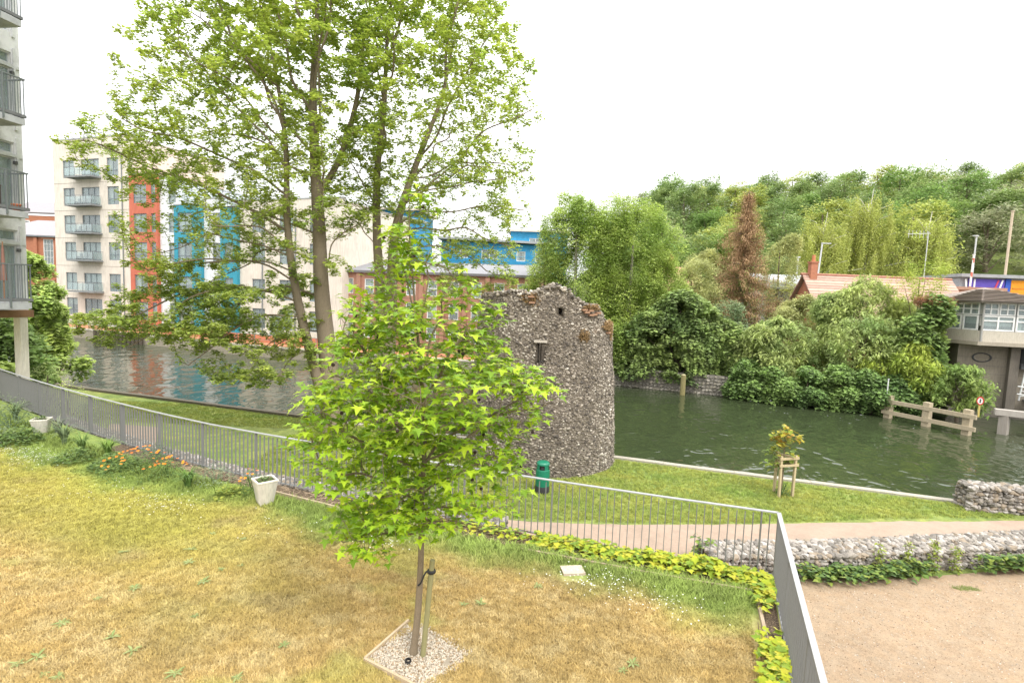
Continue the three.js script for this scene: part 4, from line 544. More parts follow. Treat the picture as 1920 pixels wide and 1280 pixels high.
// brown conifer
{
  const t = thing('conifer_tree', 'dead brown conifer standing tall between pale trees', 'tree', [22.9, -1.2, -54]), r = rng(95), h = 17, ms = [], cs = []; const g0 = bag(); const tk = { X: [0, 0.1, 0, 0.05], Y: [0, 6, 12, h], Z: [0, 0, 0, 0] }; tube(tk, [0.28, 0.2, 0.1, 0.02], [0, 1, 2, 3], 8, g0); mesh('trunk', bagGeo(g0), trunkM, t);
  for (let y = 1.2, k = 0; y < h - 0.3; y += 0.24, k++) { const reach = 5.0 * Math.pow(1 - y / h, 0.85) * (0.5 + 0.75 * r()) + 0.25; const nb = 5 + Math.floor(2 * r()); for (let b = 0; b < nb; b++) { const a = k * 1.1 + b * 6.283 / nb + r() * 0.6, L = reach * (0.7 + 0.4 * r()), g = bag(), c = { X: [0, Math.cos(a) * L * 0.5, Math.cos(a) * L], Y: [y, y - 0.08 * L, y - 0.1 * L + 0.15], Z: [0, Math.sin(a) * L * 0.5, Math.sin(a) * L] }; if (b < 2) { tube(c, [0.05, 0.035, 0.012], [0, 1, 2], 4, g); mesh('bough', bagGeo(g), trunkM, t); } for (let q = 0.2; q < 1.02; q += 0.22 / Math.max(0.6, L)) { const s = 1.0 + 0.6 * r(); ms.push(M4(Math.cos(a) * L * q + (r() - 0.5) * 0.3, y - 0.12 * L * q + (r() - 0.6) * 0.25, Math.sin(a) * L * q + (r() - 0.5) * 0.3, (r() - 0.5) * 0.6, -a, 0, s)); const f = 0.7 + 0.6 * r(), m = r() < 0.2 && y < 10; cs.push(m ? rgb(0.18 * f, 0.24 * f, 0.06 * f) : rgb(0.34 * f, 0.215 * f, 0.115 * f)); } } }
  instanced('crown', clumps.needle, leafMat(1, 1, 1, 0.15, 0.9), ms, cs, t);
}
// weeping birches
function birch(label, [x, y, z], h, w, seed) {
  const t = thing('birch_tree', label, 'tree', [x, y, z], 0, 'weeping birches behind the brick roof'), r = rng(seed), ms = [], cs = [], wm = bark(0.55, 0.53, 0.48, 0.01);
  const tr = bag(); tube({ X: [0, 0.3, 0.1, 0.5], Y: [-0.5, h * 0.35, h * 0.7, h * 0.97], Z: [0, 0, 0, 0] }, [0.3, 0.22, 0.12, 0.03], [0, 1, 2, 3], 8, tr); mesh('trunk', bagGeo(tr), wm, t);
  for (let k = 0; k < 34; k++) { const v = 0.3 + 0.68 * (k / 34), a = k * 2.4, L = w * (1.1 - 0.75 * Math.pow(v, 2.2)) * (0.6 + 0.5 * r()), y0 = h * v * 0.82, tipX = Math.cos(a) * L, tipZ = Math.sin(a) * L, yt = y0 + h * 0.13; const g = bag(); tube({ X: [0.15, tipX * 0.5, tipX], Y: [y0, y0 + h * 0.1, yt], Z: [0, tipZ * 0.5, tipZ] }, [0.09, 0.05, 0.02], [0, 1, 2], 4, g); mesh('limb', bagGeo(g), wm, t);
    for (let s = 0; s < 15; s++) { const q = 0.25 + 0.8 * r(), sx = tipX * q + (r() - 0.5) * 0.9, sz = tipZ * q + (r() - 0.5) * 0.9, sy = lerp(y0, yt, Math.min(1, q)), len = h * (0.1 + 0.2 * r()); for (let d = 0; d < len; d += 0.75) { ms.push(M4(sx + 0.12 * d * (Math.cos(a)), sy - d, sz + (r() - 0.5) * 0.2, 0, r() * 6.28, (r() - 0.5) * 0.2, 0.9 + 0.5 * r())); const f = 0.75 + 0.5 * r(), m = r(); cs.push(rgb(lerp(0.32, 0.48, m) * f, lerp(0.37, 0.5, m) * f, lerp(0.08, 0.13, m) * f)); } } }
  instanced('crown', clumps.weep, clumpMat, ms, cs, t);
}
birch('weeping birch, leftmost of the group behind the brick roof', [43.5, 1.5, -77], 17, 5.2, 111);
birch('tallest weeping birch in the group behind the brick roof', [51, 3, -79], 19.5, 5.2, 112);
birch('weeping birch, rightmost of the group behind the brick roof', [57.5, 3, -76], 16, 4.2, 113);
// wooded hill
{
  const r = rng(201), spots = [], kinds = [['deep green crown among the trees massed on the wooded hill', G.dark], ['mid green crown among the trees massed on the wooded hill', { col: [0.1, 0.155, 0.05], yel: [0.17, 0.21, 0.07] }], ['yellow green crown among the trees massed on the wooded hill', { col: [0.17, 0.21, 0.05], yel: [0.28, 0.29, 0.07] }], ['grey green crown among the trees massed on the wooded hill', { col: [0.15, 0.165, 0.09], yel: [0.23, 0.23, 0.13] }]];
  for (let i = 0; i < 4000 && spots.length < 92; i++) { const z = -lerp(84, 200, Math.pow(r(), 1.1)), a = lerp(0.17, 1.1, r()), x = a * -z; if ((0.5 * x - z - 60) / 170 > 1.12) continue; if (a > 0.52 && a < 0.72 && z > -104) continue; if (spots.some((s) => Math.hypot(s[0] - x, (s[1] - z) * 0.8) < 8.5)) continue; spots.push([x, z]); }
  spots.forEach(([x, z], i) => { const k = [0, 1, 0, 1, 2, 1, 0, 3][Math.floor(r() * 8)], w = 5.6 + 2.6 * r(), h = 10 + 5 * r(); const a = x / -z, row = (0.5 * x - z - 60) / 170; const label = kinds[k][0].split(' crown')[0] + (row > 0.88 ? ' tree on the skyline of the wooded hill, ' : row > 0.5 ? ' tree halfway up the wooded hill, ' : ' tree low on the wooded hill, ') + (a < 0.36 ? 'behind the ash trees' : a < 0.52 ? 'near the brown conifer' : a < 0.72 ? 'above the birches' : a < 0.86 ? 'left of the timber pole' : 'right of the timber pole'); leafyTree('hill_tree', label, 'tree', [x, hillH(x, z) - 0.5, z], h, w, { ...kinds[k][1], n: 330, clump: 'far', lobes: 9, seed: 300 + i, low: 0.0, group: 'trees massed on the wooded hill', size: 1.15 }); });
  console.log('hill trees', spots.length);
  leafyTree('bare_tree', 'thin dark open tree top rising behind the ash trees', 'tree', [15.5, -1, -88], 18.5, 2.0, { col: [0.08, 0.075, 0.05], yel: [0.11, 0.11, 0.06], n: 90, seed: 405, low: 0.55, size: 0.8 });
  for (const [x, z, h, w, l] of [[26, -84, 12, 4, 'mid green tree behind the tall ash trees'], [17, -72, 9.5, 4, 'green garden tree behind the feathery ash tree'], [34, -90, 13, 4.5, 'green tree left of the wooded hill foot'], [64, -92, 13, 5, 'green tree behind the birches at the hill foot'], [76, -96, 12, 5, 'green tree at the hill foot behind the flagpole'], [88, -100, 12, 5.5, 'green tree at the hill foot beyond the orange panels'], [38, -70, 7, 3, 'lime green shrub beside the brick chimney']]) leafyTree('garden_tree', l, 'tree', [x, hillH(x, z) - 0.3, z], h, w, { ...(x === 38 ? G.lime : G.mid), n: 420, clump: 'far', size: 0.8, seed: 420 + x, low: 0, group: 'garden trees below the hill' });
  // left bank
  for (const [x, y, z, h, w, l, c] of [[-29.3, -2.2, -33.5, 5.6, 2.3, 'leafy bush overhanging the river beside the apartment column', 'light'], [-34.6, -2, -38, 9, 2.2, 'tall leafy tree behind the apartment balconies', 'light'], [-24.5, -2, -25.5, 4.2, 2.6, 'green shrub beneath the overhanging apartment block', 'mid'], [-22.2, -2, -22.6, 2.6, 1.7, 'low shrub behind the railing under the apartment block', 'light']]) leafyTree('bank_shrub', l, 'bush', [x, y, z], h, w, { ...G[c], clump: 'maple', n: 800, seed: 450 + Math.round(h * 10), low: 0, size: 0.8, group: 'shrubs by the apartment block' });
}

// ---------- buildings ----------
const glassM = new THREE.MeshPhysicalMaterial({ color: rgb(0.75, 0.82, 0.82), roughness: 0.04, transmission: 0.85, thickness: 0, ior: 1.5, specularIntensity: 1 });
const darkRoom = mat(0.10, 0.10, 0.105, { size: 2 }), curtainM = mat(0.62, 0.6, 0.56, { size: 1, map: stainT });
function wallWith(u0, u1, y0, y1, holes, thick = 0.3) { // wall in the local x/y plane, front at z = 0, with real openings
  const s = new THREE.Shape([V2(u0, y0), V2(u1, y0), V2(u1, y1), V2(u0, y1)]); for (const [x, y, w, h] of holes) { const p = new THREE.Path([V2(x, y), V2(x, y + h), V2(x + w, y + h), V2(x + w, y)]); s.holes.push(p); }
  const g = new THREE.ExtrudeGeometry(s, { depth: thick, bevelEnabled: false }); g.translate(0, 0, -thick); return metreUV(plain(g));
}
// a window: frame with mullions, its panes, and a curtain or dim room behind. x,y = lower left corner
function windowAt(parent, x, y, w, h, fm, o = {}) {
  const { z = -0.1, cols = 2, rows = 1, f = 0.07, split = 0, blind = 0, seed = 0, bars = 0, name = 'window' } = o;
  const g = new Geo(); g.box(w, f, 0.08, x + w / 2, y + f / 2, z).box(w, f, 0.08, x + w / 2, y + h - f / 2, z).box(f, h - 2 * f, 0.08, x + f / 2, y + h / 2, z).box(f, h - 2 * f, 0.08, x + w - f / 2, y + h / 2, z);
  const cw = (w - f * (cols + 1)) / cols, rh = (h - f * (rows + 1)) / rows; for (let c = 1; c < cols; c++) g.box(f, h - 2 * f, 0.07, x + f / 2 + c * (cw + f), y + h / 2, z); for (let q = 1; q < rows; q++) g.box(w - 2 * f, f, 0.06, x + w / 2, y + f / 2 + q * (rh + f), z);
  if (split) g.box(w - 2 * f, f, 0.065, x + w / 2, y + h * split, z);
  if (bars) { for (let c = 1; c < bars; c++) g.box(0.035, h - 2 * f, 0.05, x + w * c / bars, y + h / 2, z + 0.01); for (let q = 1; q < bars * 1.6; q++) g.box(w - 2 * f, 0.035, 0.05, x + w / 2, y + h * q / (bars * 1.6), z + 0.012); }
  const m = g.build(name, fm, parent);
  for (let c = 0; c < cols; c++) for (let q = 0; q < rows; q++) { new Geo().box(cw + 0.01, rh + 0.01, 0.012, x + f + cw / 2 + c * (cw + f), y + f + rh / 2 + q * (rh + f), z - 0.015).build('pane', glassM, m); }
  const r = rng(seed * 7 + Math.round(x * 13 + y * 31)); if (blind || r() < 0.72) { const k = blind || r(); const g2 = new Geo(); const cwid = w * (0.16 + 0.3 * k); if (r() < 0.5) { for (const sgn of [-1, 1]) for (let i = 0; i < 4; i++) g2.box(cwid / 4.2, h * 0.95, 0.03, x + w / 2 + sgn * (w / 2 - cwid * (i + 0.5) / 4), y + h / 2, z - 0.28 - 0.03 * (i % 2)); } else g2.box(w * 0.98, h * (0.3 + 0.6 * k), 0.02, x + w / 2, y + h - h * (0.3 + 0.6 * k) / 2, z - 0.25); g2.build('curtain', curtainM, m); }
  return m;
}
const frameGrey = mat(0.16, 0.19, 0.21, { rough: 0.5, size: 1 }), frameWhite = mat(0.72, 0.72, 0.7, { rough: 0.5, size: 1 });
const railM = mat(0.2, 0.22, 0.23, { rough: 0.45, metal: 0.4, size: 1 });
// -- apartment block over the river
{
  const B = thing('apartment_building', 'cream apartment block with orange and turquoise panels across the river', 'building', [-60.7, 0, -70.8], -0.337);
  const cream = mat(0.60, 0.545, 0.48, { size: 6, map: stainT }), white = mat(0.62, 0.64, 0.67, { size: 6, map: stainT }), red = mat(0.46, 0.125, 0.075, { size: 5, map: stainT }), blue = mat(0.03, 0.25, 0.35, { size: 5, map: stainT });
  const Y = [-0.34, 2.91, 6.82, 10.22, 13.67, 17.15].map((y) => y), HW = 2.2, ROOF = 21.9;
  const secs = [ // u0,u1,roof,material,z offset, columns of windows [u,w,cols]
    [0.18, 14.7, 21.9, cream, 0, [[2.05, 2.15, 2], [5.55, 3.3, 3], [10.25, 2.05, 2]]],
    [14.7, 19.36, 17.0, red, 0.45, [[15.4, 2.2, 2], [18.35, 0.75, 1]]],
    [19.36, 22.1, 16.6, white, 0.1, [[20.75, 1.2, 1]]],
    [22.1, 26.3, 13.3, blue, 0.5, [[22.65, 2.25, 2]]],
    [26.3, 29.2, 14.0, white, 0.1, [[27.6, 1.15, 1]]],
    [29.2, 31.65, 12.9, blue, 0.5, [[29.8, 1.25, 1]]],
    [31.65, 45.4, 13.7, cream, 0.1, [[33.4, 1.8, 2], [37.2, 1.8, 2], [41.2, 1.8, 2]]]];
  secs.forEach(([u0, u1, roof, m, z, cols], si) => {
    const holes = [], wins = []; Y.forEach((y, f) => { if (y + HW > roof - 0.6) return; cols.forEach(([u, w, n]) => { const tall = si === 0 && n === 3; if (si === 3 && f > 3) return; const yy = tall ? y - 0.05 : y; holes.push([u, yy, w, HW + (tall ? 0.05 : 0)]); wins.push([u, yy, w, HW + (tall ? 0.05 : 0), n]); }); });
    const g = wallWith(u0, u1, -1.6, roof, holes); g.translate(0, 0, z); mesh('wall', g, m, B);
    wins.forEach(([u, y, w, h, n], i) => windowAt(B, u, y, w, h, frameGrey, { z: z - 0.12, cols: n, seed: si * 100 + i, split: n < 3 ? 0.32 : 0 }));
    const side = new Geo(); const d = 13; side.box(u1 - u0 - 0.02, 0.3, d, (u0 + u1) / 2, roof - 0.35, z - d / 2 - 0.31).box(0.3, roof + 1.4, d, u0 + 0.16, roof / 2 - 0.9, z - d / 2 - 0.31).box(0.3, roof + 1.4, d, u1 - 0.16, roof / 2 - 0.9, z - d / 2 - 0.31); side.build('side_wall', m, B);
    new Geo().box(u1 - u0 + 0.05, 0.14, 0.5, (u0 + u1) / 2, roof + 0.071, z - 0.2).build('parapet_coping', mat(0.34, 0.35, 0.36, { size: 2 }), B);
    new Geo().box(u1 - u0 - 0.8, roof, 0.1, (u0 + u1) / 2, roof / 2 - 1.2, z - 1.7).build('interior', darkRoom, B);
  });
  // movement joints and downpipes on the cream front
  for (const u of [12.95, 14.3, 34.9, 39.4]) new Geo().cyl(0.06, 0.06, u < 20 ? 21 : 14, u, u < 20 ? 9.4 : 5.8, u < 20 ? 0.09 : 0.19, 8).build('downpipe', railM, B);
  for (const y of [2.35, 6.05, 9.6, 13.05, 16.5]) new Geo().box(14.4, 0.05, 0.03, 7.44, y, 0.012).build('joint_line', mat(0.5, 0.44, 0.37, { size: 2 }), B);
  // balconies
  [2.86, 6.77, 10.17, 13.62, 17.1].forEach((y, i) => { const x0 = 4.4, x1 = 9.25, d = 1.3; const b = new Geo().box(x1 - x0, 0.2, d, (x0 + x1) / 2, y - 0.12, d / 2 + 0.003).build('balcony', mat(0.2, 0.21, 0.21, { size: 2 }), B);
    const rl = new Geo(); rl.box(x1 - x0, 0.05, 0.05, (x0 + x1) / 2, y + 1.05, d - 0.04).box(0.05, 0.05, d - 0.1, x0 + 0.03, y + 1.05, d / 2).box(0.05, 0.05, d - 0.1, x1 - 0.03, y + 1.05, d / 2); for (let k = 0; k <= 5; k++) rl.box(0.04, 1.05, 0.04, lerp(x0 + 0.03, x1 - 0.03, k / 5), y + 0.51, d - 0.04); rl.build('railing', railM, b);
    for (let k = 0; k < 5; k++) new Geo().box((x1 - x0) / 5 - 0.1, 0.85, 0.012, lerp(x0, x1, (k + 0.5) / 5), y + 0.5, d - 0.04).build('glass_panel', glassM, b); for (const ex of [x0 + 0.03, x1 - 0.03]) new Geo().box(0.012, 0.85, d - 0.25, ex, y + 0.5, d / 2).build('glass_panel', glassM, b);
    if (i > 0 && i < 4) { const f = new Geo(); f.box(0.5, 0.42, 0.5, x0 + 1.3, y + 0.2, 0.6).box(0.5, 0.4, 0.08, x0 + 1.3, y + 0.6, 0.35).box(0.5, 0.42, 0.5, x0 + 2.6, y + 0.2, 0.6).box(0.5, 0.4, 0.08, x0 + 2.6, y + 0.6, 0.35); f.build('chairs', mat(0.08, 0.09, 0.1, { size: 1 }), b); } });
  // roof rail and ground-floor doors
  const rr = new Geo(); for (let u = 2.4; u < 9; u += 1.1) rr.box(0.04, 0.6, 0.04, u, 22.25, -0.3); rr.box(7, 0.04, 0.04, 5.7, 22.55, -0.3); rr.build('roof_rail', railM, B);
  for (const [u, w] of [[23.2, 1.9], [36.0, 1.6]]) { const dz = u < 26 ? 0.5 : 0.1; const d = new Geo().box(w, 2.5, 0.1, u + w / 2, -0.05, dz + 0.055).build('door', mat(0.3, 0.31, 0.31, { size: 1.5 }), B); new Geo().box(w * 0.7, 1.1, 0.02, u + w / 2, 0.55, dz + 0.12).build('pane', glassM, d); new Geo().box(0.05, 0.4, 0.06, u + w * 0.85, -0.2, dz + 0.14).build('handle', railM, d); }
}
// -- quay in front of it
{
  const q = thing('quay_wall', 'stained concrete quay wall below the cream apartments', 'wall'), cm = mat(0.30, 0.265, 0.2, { map: stainT, size: 2.5, bump: 0.03 }), cp = mat(0.40, 0.36, 0.29, { size: 2 }); const P = []; for (let x = -110; x <= 10.6; x += 4.2) P.push([x, farLine(x)]);
  for (let i = 0; i < P.length - 1; i++) { const [a, b] = [P[i], P[i + 1]]; new Geo().bar([a[0], -2.25, a[1]], [b[0], -2.25, b[1]], 0.5, 1.36).build('wall_length', cm, q); new Geo().bar([a[0], -1.5, a[1]], [b[0], -1.5, b[1]], 0.62, 0.14).build('coping', cp, q); }
  const pl = rng(3); for (let i = 0; i < 13; i++) { const x = -47.6 + i * 0.62, t = thing('quay_pile', 'dark timber pile against the concrete quay wall', 'pile', [x, WATER - 0.4, farLine(x) + 0.55], 0, 'row of dark timber piles at the quay'); new Geo().cyl(0.17, 0.16, 1.55 + 0.1 * pl(), 0, 0.7, 0, 9).build('shaft', mat(0.07, 0.055, 0.04, { map: woodT, size: 0.4, sizeY: 1.5 }), t); new Geo().cyl(0.16, 0.1, 0.05, 0, 1.52, 0, 9).build('top', mat(0.14, 0.12, 0.09, { size: 0.4 }), t); }
  const paveM = mat(0.47, 0.185, 0.095, { size: 1.2 }); const pv = []; for (let x = -60; x <= 9; x += 3) pv.push([x, farLine(x) - 0.33]); const back = []; for (let x = 9; x >= -60; x -= 3) back.push([x, farLine(x) - 3.6]); flatSheet('quay_pavement', [...pv, ...back], -1.43, paveM);
  const br = thing('quay_brick_wall', 'low red brick wall along the quay promenade', 'wall'); for (let x = -41; x < -19; x += 2.75) new Geo().bar([x, -1.05, farLine(x) - 2.9], [x + 2.7, -1.05, farLine(x + 2.7) - 2.9], 0.25, 0.72).build('panel', mat(0.45, 0.17, 0.09, { size: 1 }), br);
  const rl = thing('quay_railing', 'thin grey railing along the far quay edge', 'railing'); let prev = null; for (let x = -56; x <= -12; x += 2.2) { const z = farLine(x) - 0.15; new Geo().box(0.06, 1.1, 0.06, x, -0.9, z).build('post', railM, rl); if (prev) { new Geo().bar([prev[0], -0.37, prev[1]], [x, -0.37, z], 0.05, 0.05).build('rail', railM, rl); new Geo().bar([prev[0], -0.85, prev[1]], [x, -0.85, z], 0.03, 0.03).build('rail', railM, rl); } prev = [x, z]; }
  // stone bank wall right of the tower
  const sw = thing('bank_stone_wall', 'rough stone bank wall above the water behind the mooring post', 'wall'), r = rng(8), sm = [mat(0.27, 0.24, 0.19, { size: 0.6, bump: 0.02 }), mat(0.2, 0.18, 0.15, { size: 0.6, bump: 0.02 }), mat(0.33, 0.3, 0.25, { size: 0.6, bump: 0.02 })];
  new Geo().bar([8.5, -2.1, -43.0], [17.6, -2.1, -39.3], 0.5, 2.2).build('core', sm[1], sw);
  for (let u = 0; u < 1; u += 0.028) for (let k = 0; k < 7; k++) { const m = mesh('stone', stoneGs[Math.floor(r() * 5)], sm[Math.floor(r() * 3)], sw, [lerp(8.5, 17.6, u + r() * 0.01) + 0.1, -2.7 + k * 0.26 + r() * 0.05, lerp(-43, -39.3, u) + 0.24]); m.scale.set(0.36 + 0.12 * r(), 0.3, 0.3); m.rotation.set(r() * 0.3, 0.38 + r() * 0.3, r() * 0.3); }
}
// -- brick mill at the left, behind
{
  const B = thing('brick_mill', 'red brick mill with slate roofs left of the cream apartments', 'building', [-73.5, 0, -80], 0), bk = mat(0.36, 0.14, 0.075, { size: 1.6 }), sl = mat(0.25, 0.23, 0.245, { size: 1.5, map: stainT });
  const ws = [[3.2, 5.4, 1.5, 4.6], [3.25, 1.0, 1.45, 2.9], [6.4, 5.4, 1.5, 4.6], [6.4, 1.0, 1.45, 2.9], [-3, 5.4, 1.5, 4.6]]; const g = wallWith(-6, 9, -1.6, 10.3, ws.map((q) => q)); mesh('wall', g, bk, B);
  ws.forEach(([x, y, w, h], i) => { windowAt(B, x, y, w, h, frameWhite, { z: -0.08, cols: 1, f: 0.09, bars: 3, seed: 900 + i }); new Geo().box(w + 0.4, 0.2, 0.14, x + w / 2, y + h + 0.1, 0.06).build('window_head', mat(0.42, 0.19, 0.11, { size: 1 }), B); new Geo().box(w + 0.3, 0.14, 0.2, x + w / 2, y - 0.08, 0.08).build('window_sill', mat(0.42, 0.36, 0.28, { size: 1 }), B); });
  new Geo().box(0.5, 12, 0.25, 2.2, 4.2, 0.126).box(0.5, 12, 0.25, 5.4, 4.2, 0.126).build('pilaster', bk, B); new Geo().box(14.8, 11.8, 0.2, 1.5, 4.2, -2).build('interior', darkRoom, B);
  const rf = new Geo(); rf.add(new THREE.ExtrudeGeometry(new THREE.Shape([V2(-0.5, 0), V2(-0.5, 0.25), V2(-11, 3.6), V2(-21, 0.25), V2(-21, 0)]), { depth: 15.8, bevelEnabled: false }), M4(-6.4, 10.3, 0, 0, Math.PI / 2, 0).multiply(new THREE.Matrix4().makeScale(-1, 1, 1)).multiply(new THREE.Matrix4().makeScale(-1, 1, 1))); 
  const roof = new Geo().box(16, 0.3, 11, 1.5, 12.0, -5, 0.3, 0, 0).build('roof', sl, B); new Geo().box(15.9, 0.16, 0.25, 1.5, 10.38, 0.35).build('gutter', railM, B);
  const C = thing('brick_mill', 'taller brick range with slate roof behind the mill', 'building', [-86, 0, -97]); new Geo().box(16, 17, 8, 2, 6.8, -4).build('wall', bk, C); new Geo().box(16.6, 0.3, 6.4, 2, 17.0, -2.6, 0.42, 0, 0).build('roof', sl, C); for (let i = 0; i < 4; i++) windowAt(C, -3 + i * 3.2, 12.2, 1.5, 2.2, frameWhite, { z: 0.05, cols: 1, f: 0.1, bars: 2 });
  const W = thing('white_shed', 'low white rendered wall beside the brick mill', 'building', [-66, 0, -66.5]); new Geo().box(5.5, 9, 4, -4.4, 2.9, -4).build('wall', mat(0.58, 0.6, 0.63, { size: 3, map: stainT }), W); new Geo().box(6, 0.25, 4.6, -4.4, 7.6, -4, 0.12, 0, 0).build('roof', sl, W);
}
// -- brick riverside range and the blue clad blocks behind the trees
{
  const bk = mat(0.34, 0.175, 0.12, { size: 1.6 }), sl = mat(0.2, 0.2, 0.215, { size: 1.5, map: stainT }), bl = mat(0.025, 0.22, 0.42, { size: 3 }), bl2 = mat(0.04, 0.29, 0.5, { size: 3 }), pal = mat(0.52, 0.54, 0.56, { size: 4, map: stainT }), crm = mat(0.56, 0.5, 0.43, { size: 4, map: stainT });
  const B = thing('brick_range', 'long red brick range with white sash windows behind the sycamores', 'building', [-18.9, 0, -57], -0.225), holes = []; for (let f = 0; f < 3; f++) for (let i = 0; i < 9; i++) holes.push([0.9 + i * 2.35, -0.6 + f * 2.3, 1.05, 1.6]);
  mesh('wall', wallWith(0, 21.6, -1.6, 6.3, holes), bk, B); holes.forEach(([x, y, w, h], i) => windowAt(B, x, y, w, h, frameWhite, { z: -0.08, cols: 1, rows: 2, f: 0.08, seed: 40 + i }));
  for (let i = 0; i <= 9; i++) new Geo().box(0.45, 7.8, 0.18, 0.25 + i * 2.35, 2.35, 0.091).build('pilaster', bk, B); new Geo().box(21, 7.7, 0.2, 10.8, 2.3, -1.6).build('interior', darkRoom, B); new Geo().box(0.3, 7.8, 9, 0.15, 2.3, -4.85).box(0.3, 7.8, 9, 21.45, 2.3, -4.85).build('end_wall', bk, B);
  new Geo().box(22.2, 0.25, 5.4, 10.8, 6.95, -2.3, 0.24, 0, 0).build('roof', sl, B); new Geo().box(22.2, 0.25, 5.4, 10.8, 6.95, -7.3, -0.24, 0, 0).build('roof', sl, B);
  const W = thing('grey_warehouse', 'pale grey metal clad block behind the sycamore trunks', 'building', [-30, 0, -74], -0.2), wh = []; for (let i = 0; i < 4; i++) wh.push([1.5 + i * 3, 9, 1.4, 1.5]); mesh('wall', wallWith(0, 14, -1.6, 14.2, wh), pal, W); wh.forEach(([x, y, w, h]) => windowAt(W, x, y, w, h, frameGrey, { cols: 1 })); for (let i = 0; i < 14; i++) new Geo().box(0.06, 15.6, 0.05, 0.5 + i, 6.2, 0.026).build('cladding_rib', pal, W); new Geo().box(15, 0.3, 12, 7, 14.6, -5.5, 0.05, 0, 0).build('roof', mat(0.36, 0.38, 0.4, { size: 3 }), W); new Geo().box(13.4, 15, 0.2, 7, 6.2, -1.5).build('interior', darkRoom, W);
  const block = (name, label, pos, ry, w, y0, y1, m, wins, roofM, slope = 0) => { const b = thing(name, label, 'building', pos, ry, 'blue clad blocks beyond the river'); mesh('wall', wallWith(0, w, y0, y1, wins), m, b); wins.forEach(([x, y, ww, h], i) => windowAt(b, x, y, ww, h, frameWhite, { cols: ww > 1.6 ? 2 : 1, f: 0.1, seed: i + 7 })); for (let x = 1.2; x < w; x += 1.9) { if (wins.some((q) => x > q[0] - 0.1 && x < q[0] + q[2] + 0.1)) continue; new Geo().box(0.07, y1 - y0, 0.04, x, (y0 + y1) / 2, 0.021).build('cladding_joint', bl2, b); } for (let y = y1 - 1; y > y0 + 8; y -= 1.0) new Geo().box(w, 0.04, 0.03, w / 2, y, 0.0165).build('cladding_joint', bl2, b); new Geo().box(0.3, y1 - y0, 12, w - 0.15, (y0 + y1) / 2, -6.31).box(0.3, y1 - y0, 12, 0.15, (y0 + y1) / 2, -6.31).build('end_wall', m, b); new Geo().box(w + 1.2, 0.35, 14, w / 2, y1 + 0.35 + slope, -6.2, 0.03, 0, -slope / w).build('roof', roofM, b); new Geo().box(w - 0.6, y1 - y0, 0.2, w / 2, (y0 + y1) / 2, -1.7).build('interior', darkRoom, b); return b; };
  block('blue_block', 'blue clad wing with sloping grey roof left of the ash trees', [-12, 0, -87], 0.02, 18, 0, 12.7, bl, [[3, 10.2, 1.3, 1.4], [6.5, 10.2, 2.6, 1.5], [12.2, 10.0, 1.4, 1.6], [15.2, 10.0, 1.3, 1.6]], mat(0.3, 0.31, 0.33, { size: 3 }), 0.25);
  block('blue_block', 'higher blue clad block with cream roof edge beside the ash trees', [-1, 0, -97], -0.05, 10.2, 0, 15.9, bl2, [[3.4, 13.4, 2.2, 1.4], [6.6, 13.2, 1.9, 1.8]], crm);
  block('blue_block', 'blue clad block glimpsed high between the sycamore trunks', [-43, 0, -101], -0.06, 25, 0, 19.2, bl, [[4, 16.2, 1.6, 1.6], [9, 16.2, 2.2, 1.6], [15, 16.2, 1.6, 1.6], [20, 16.2, 2.2, 1.6]], crm);
}
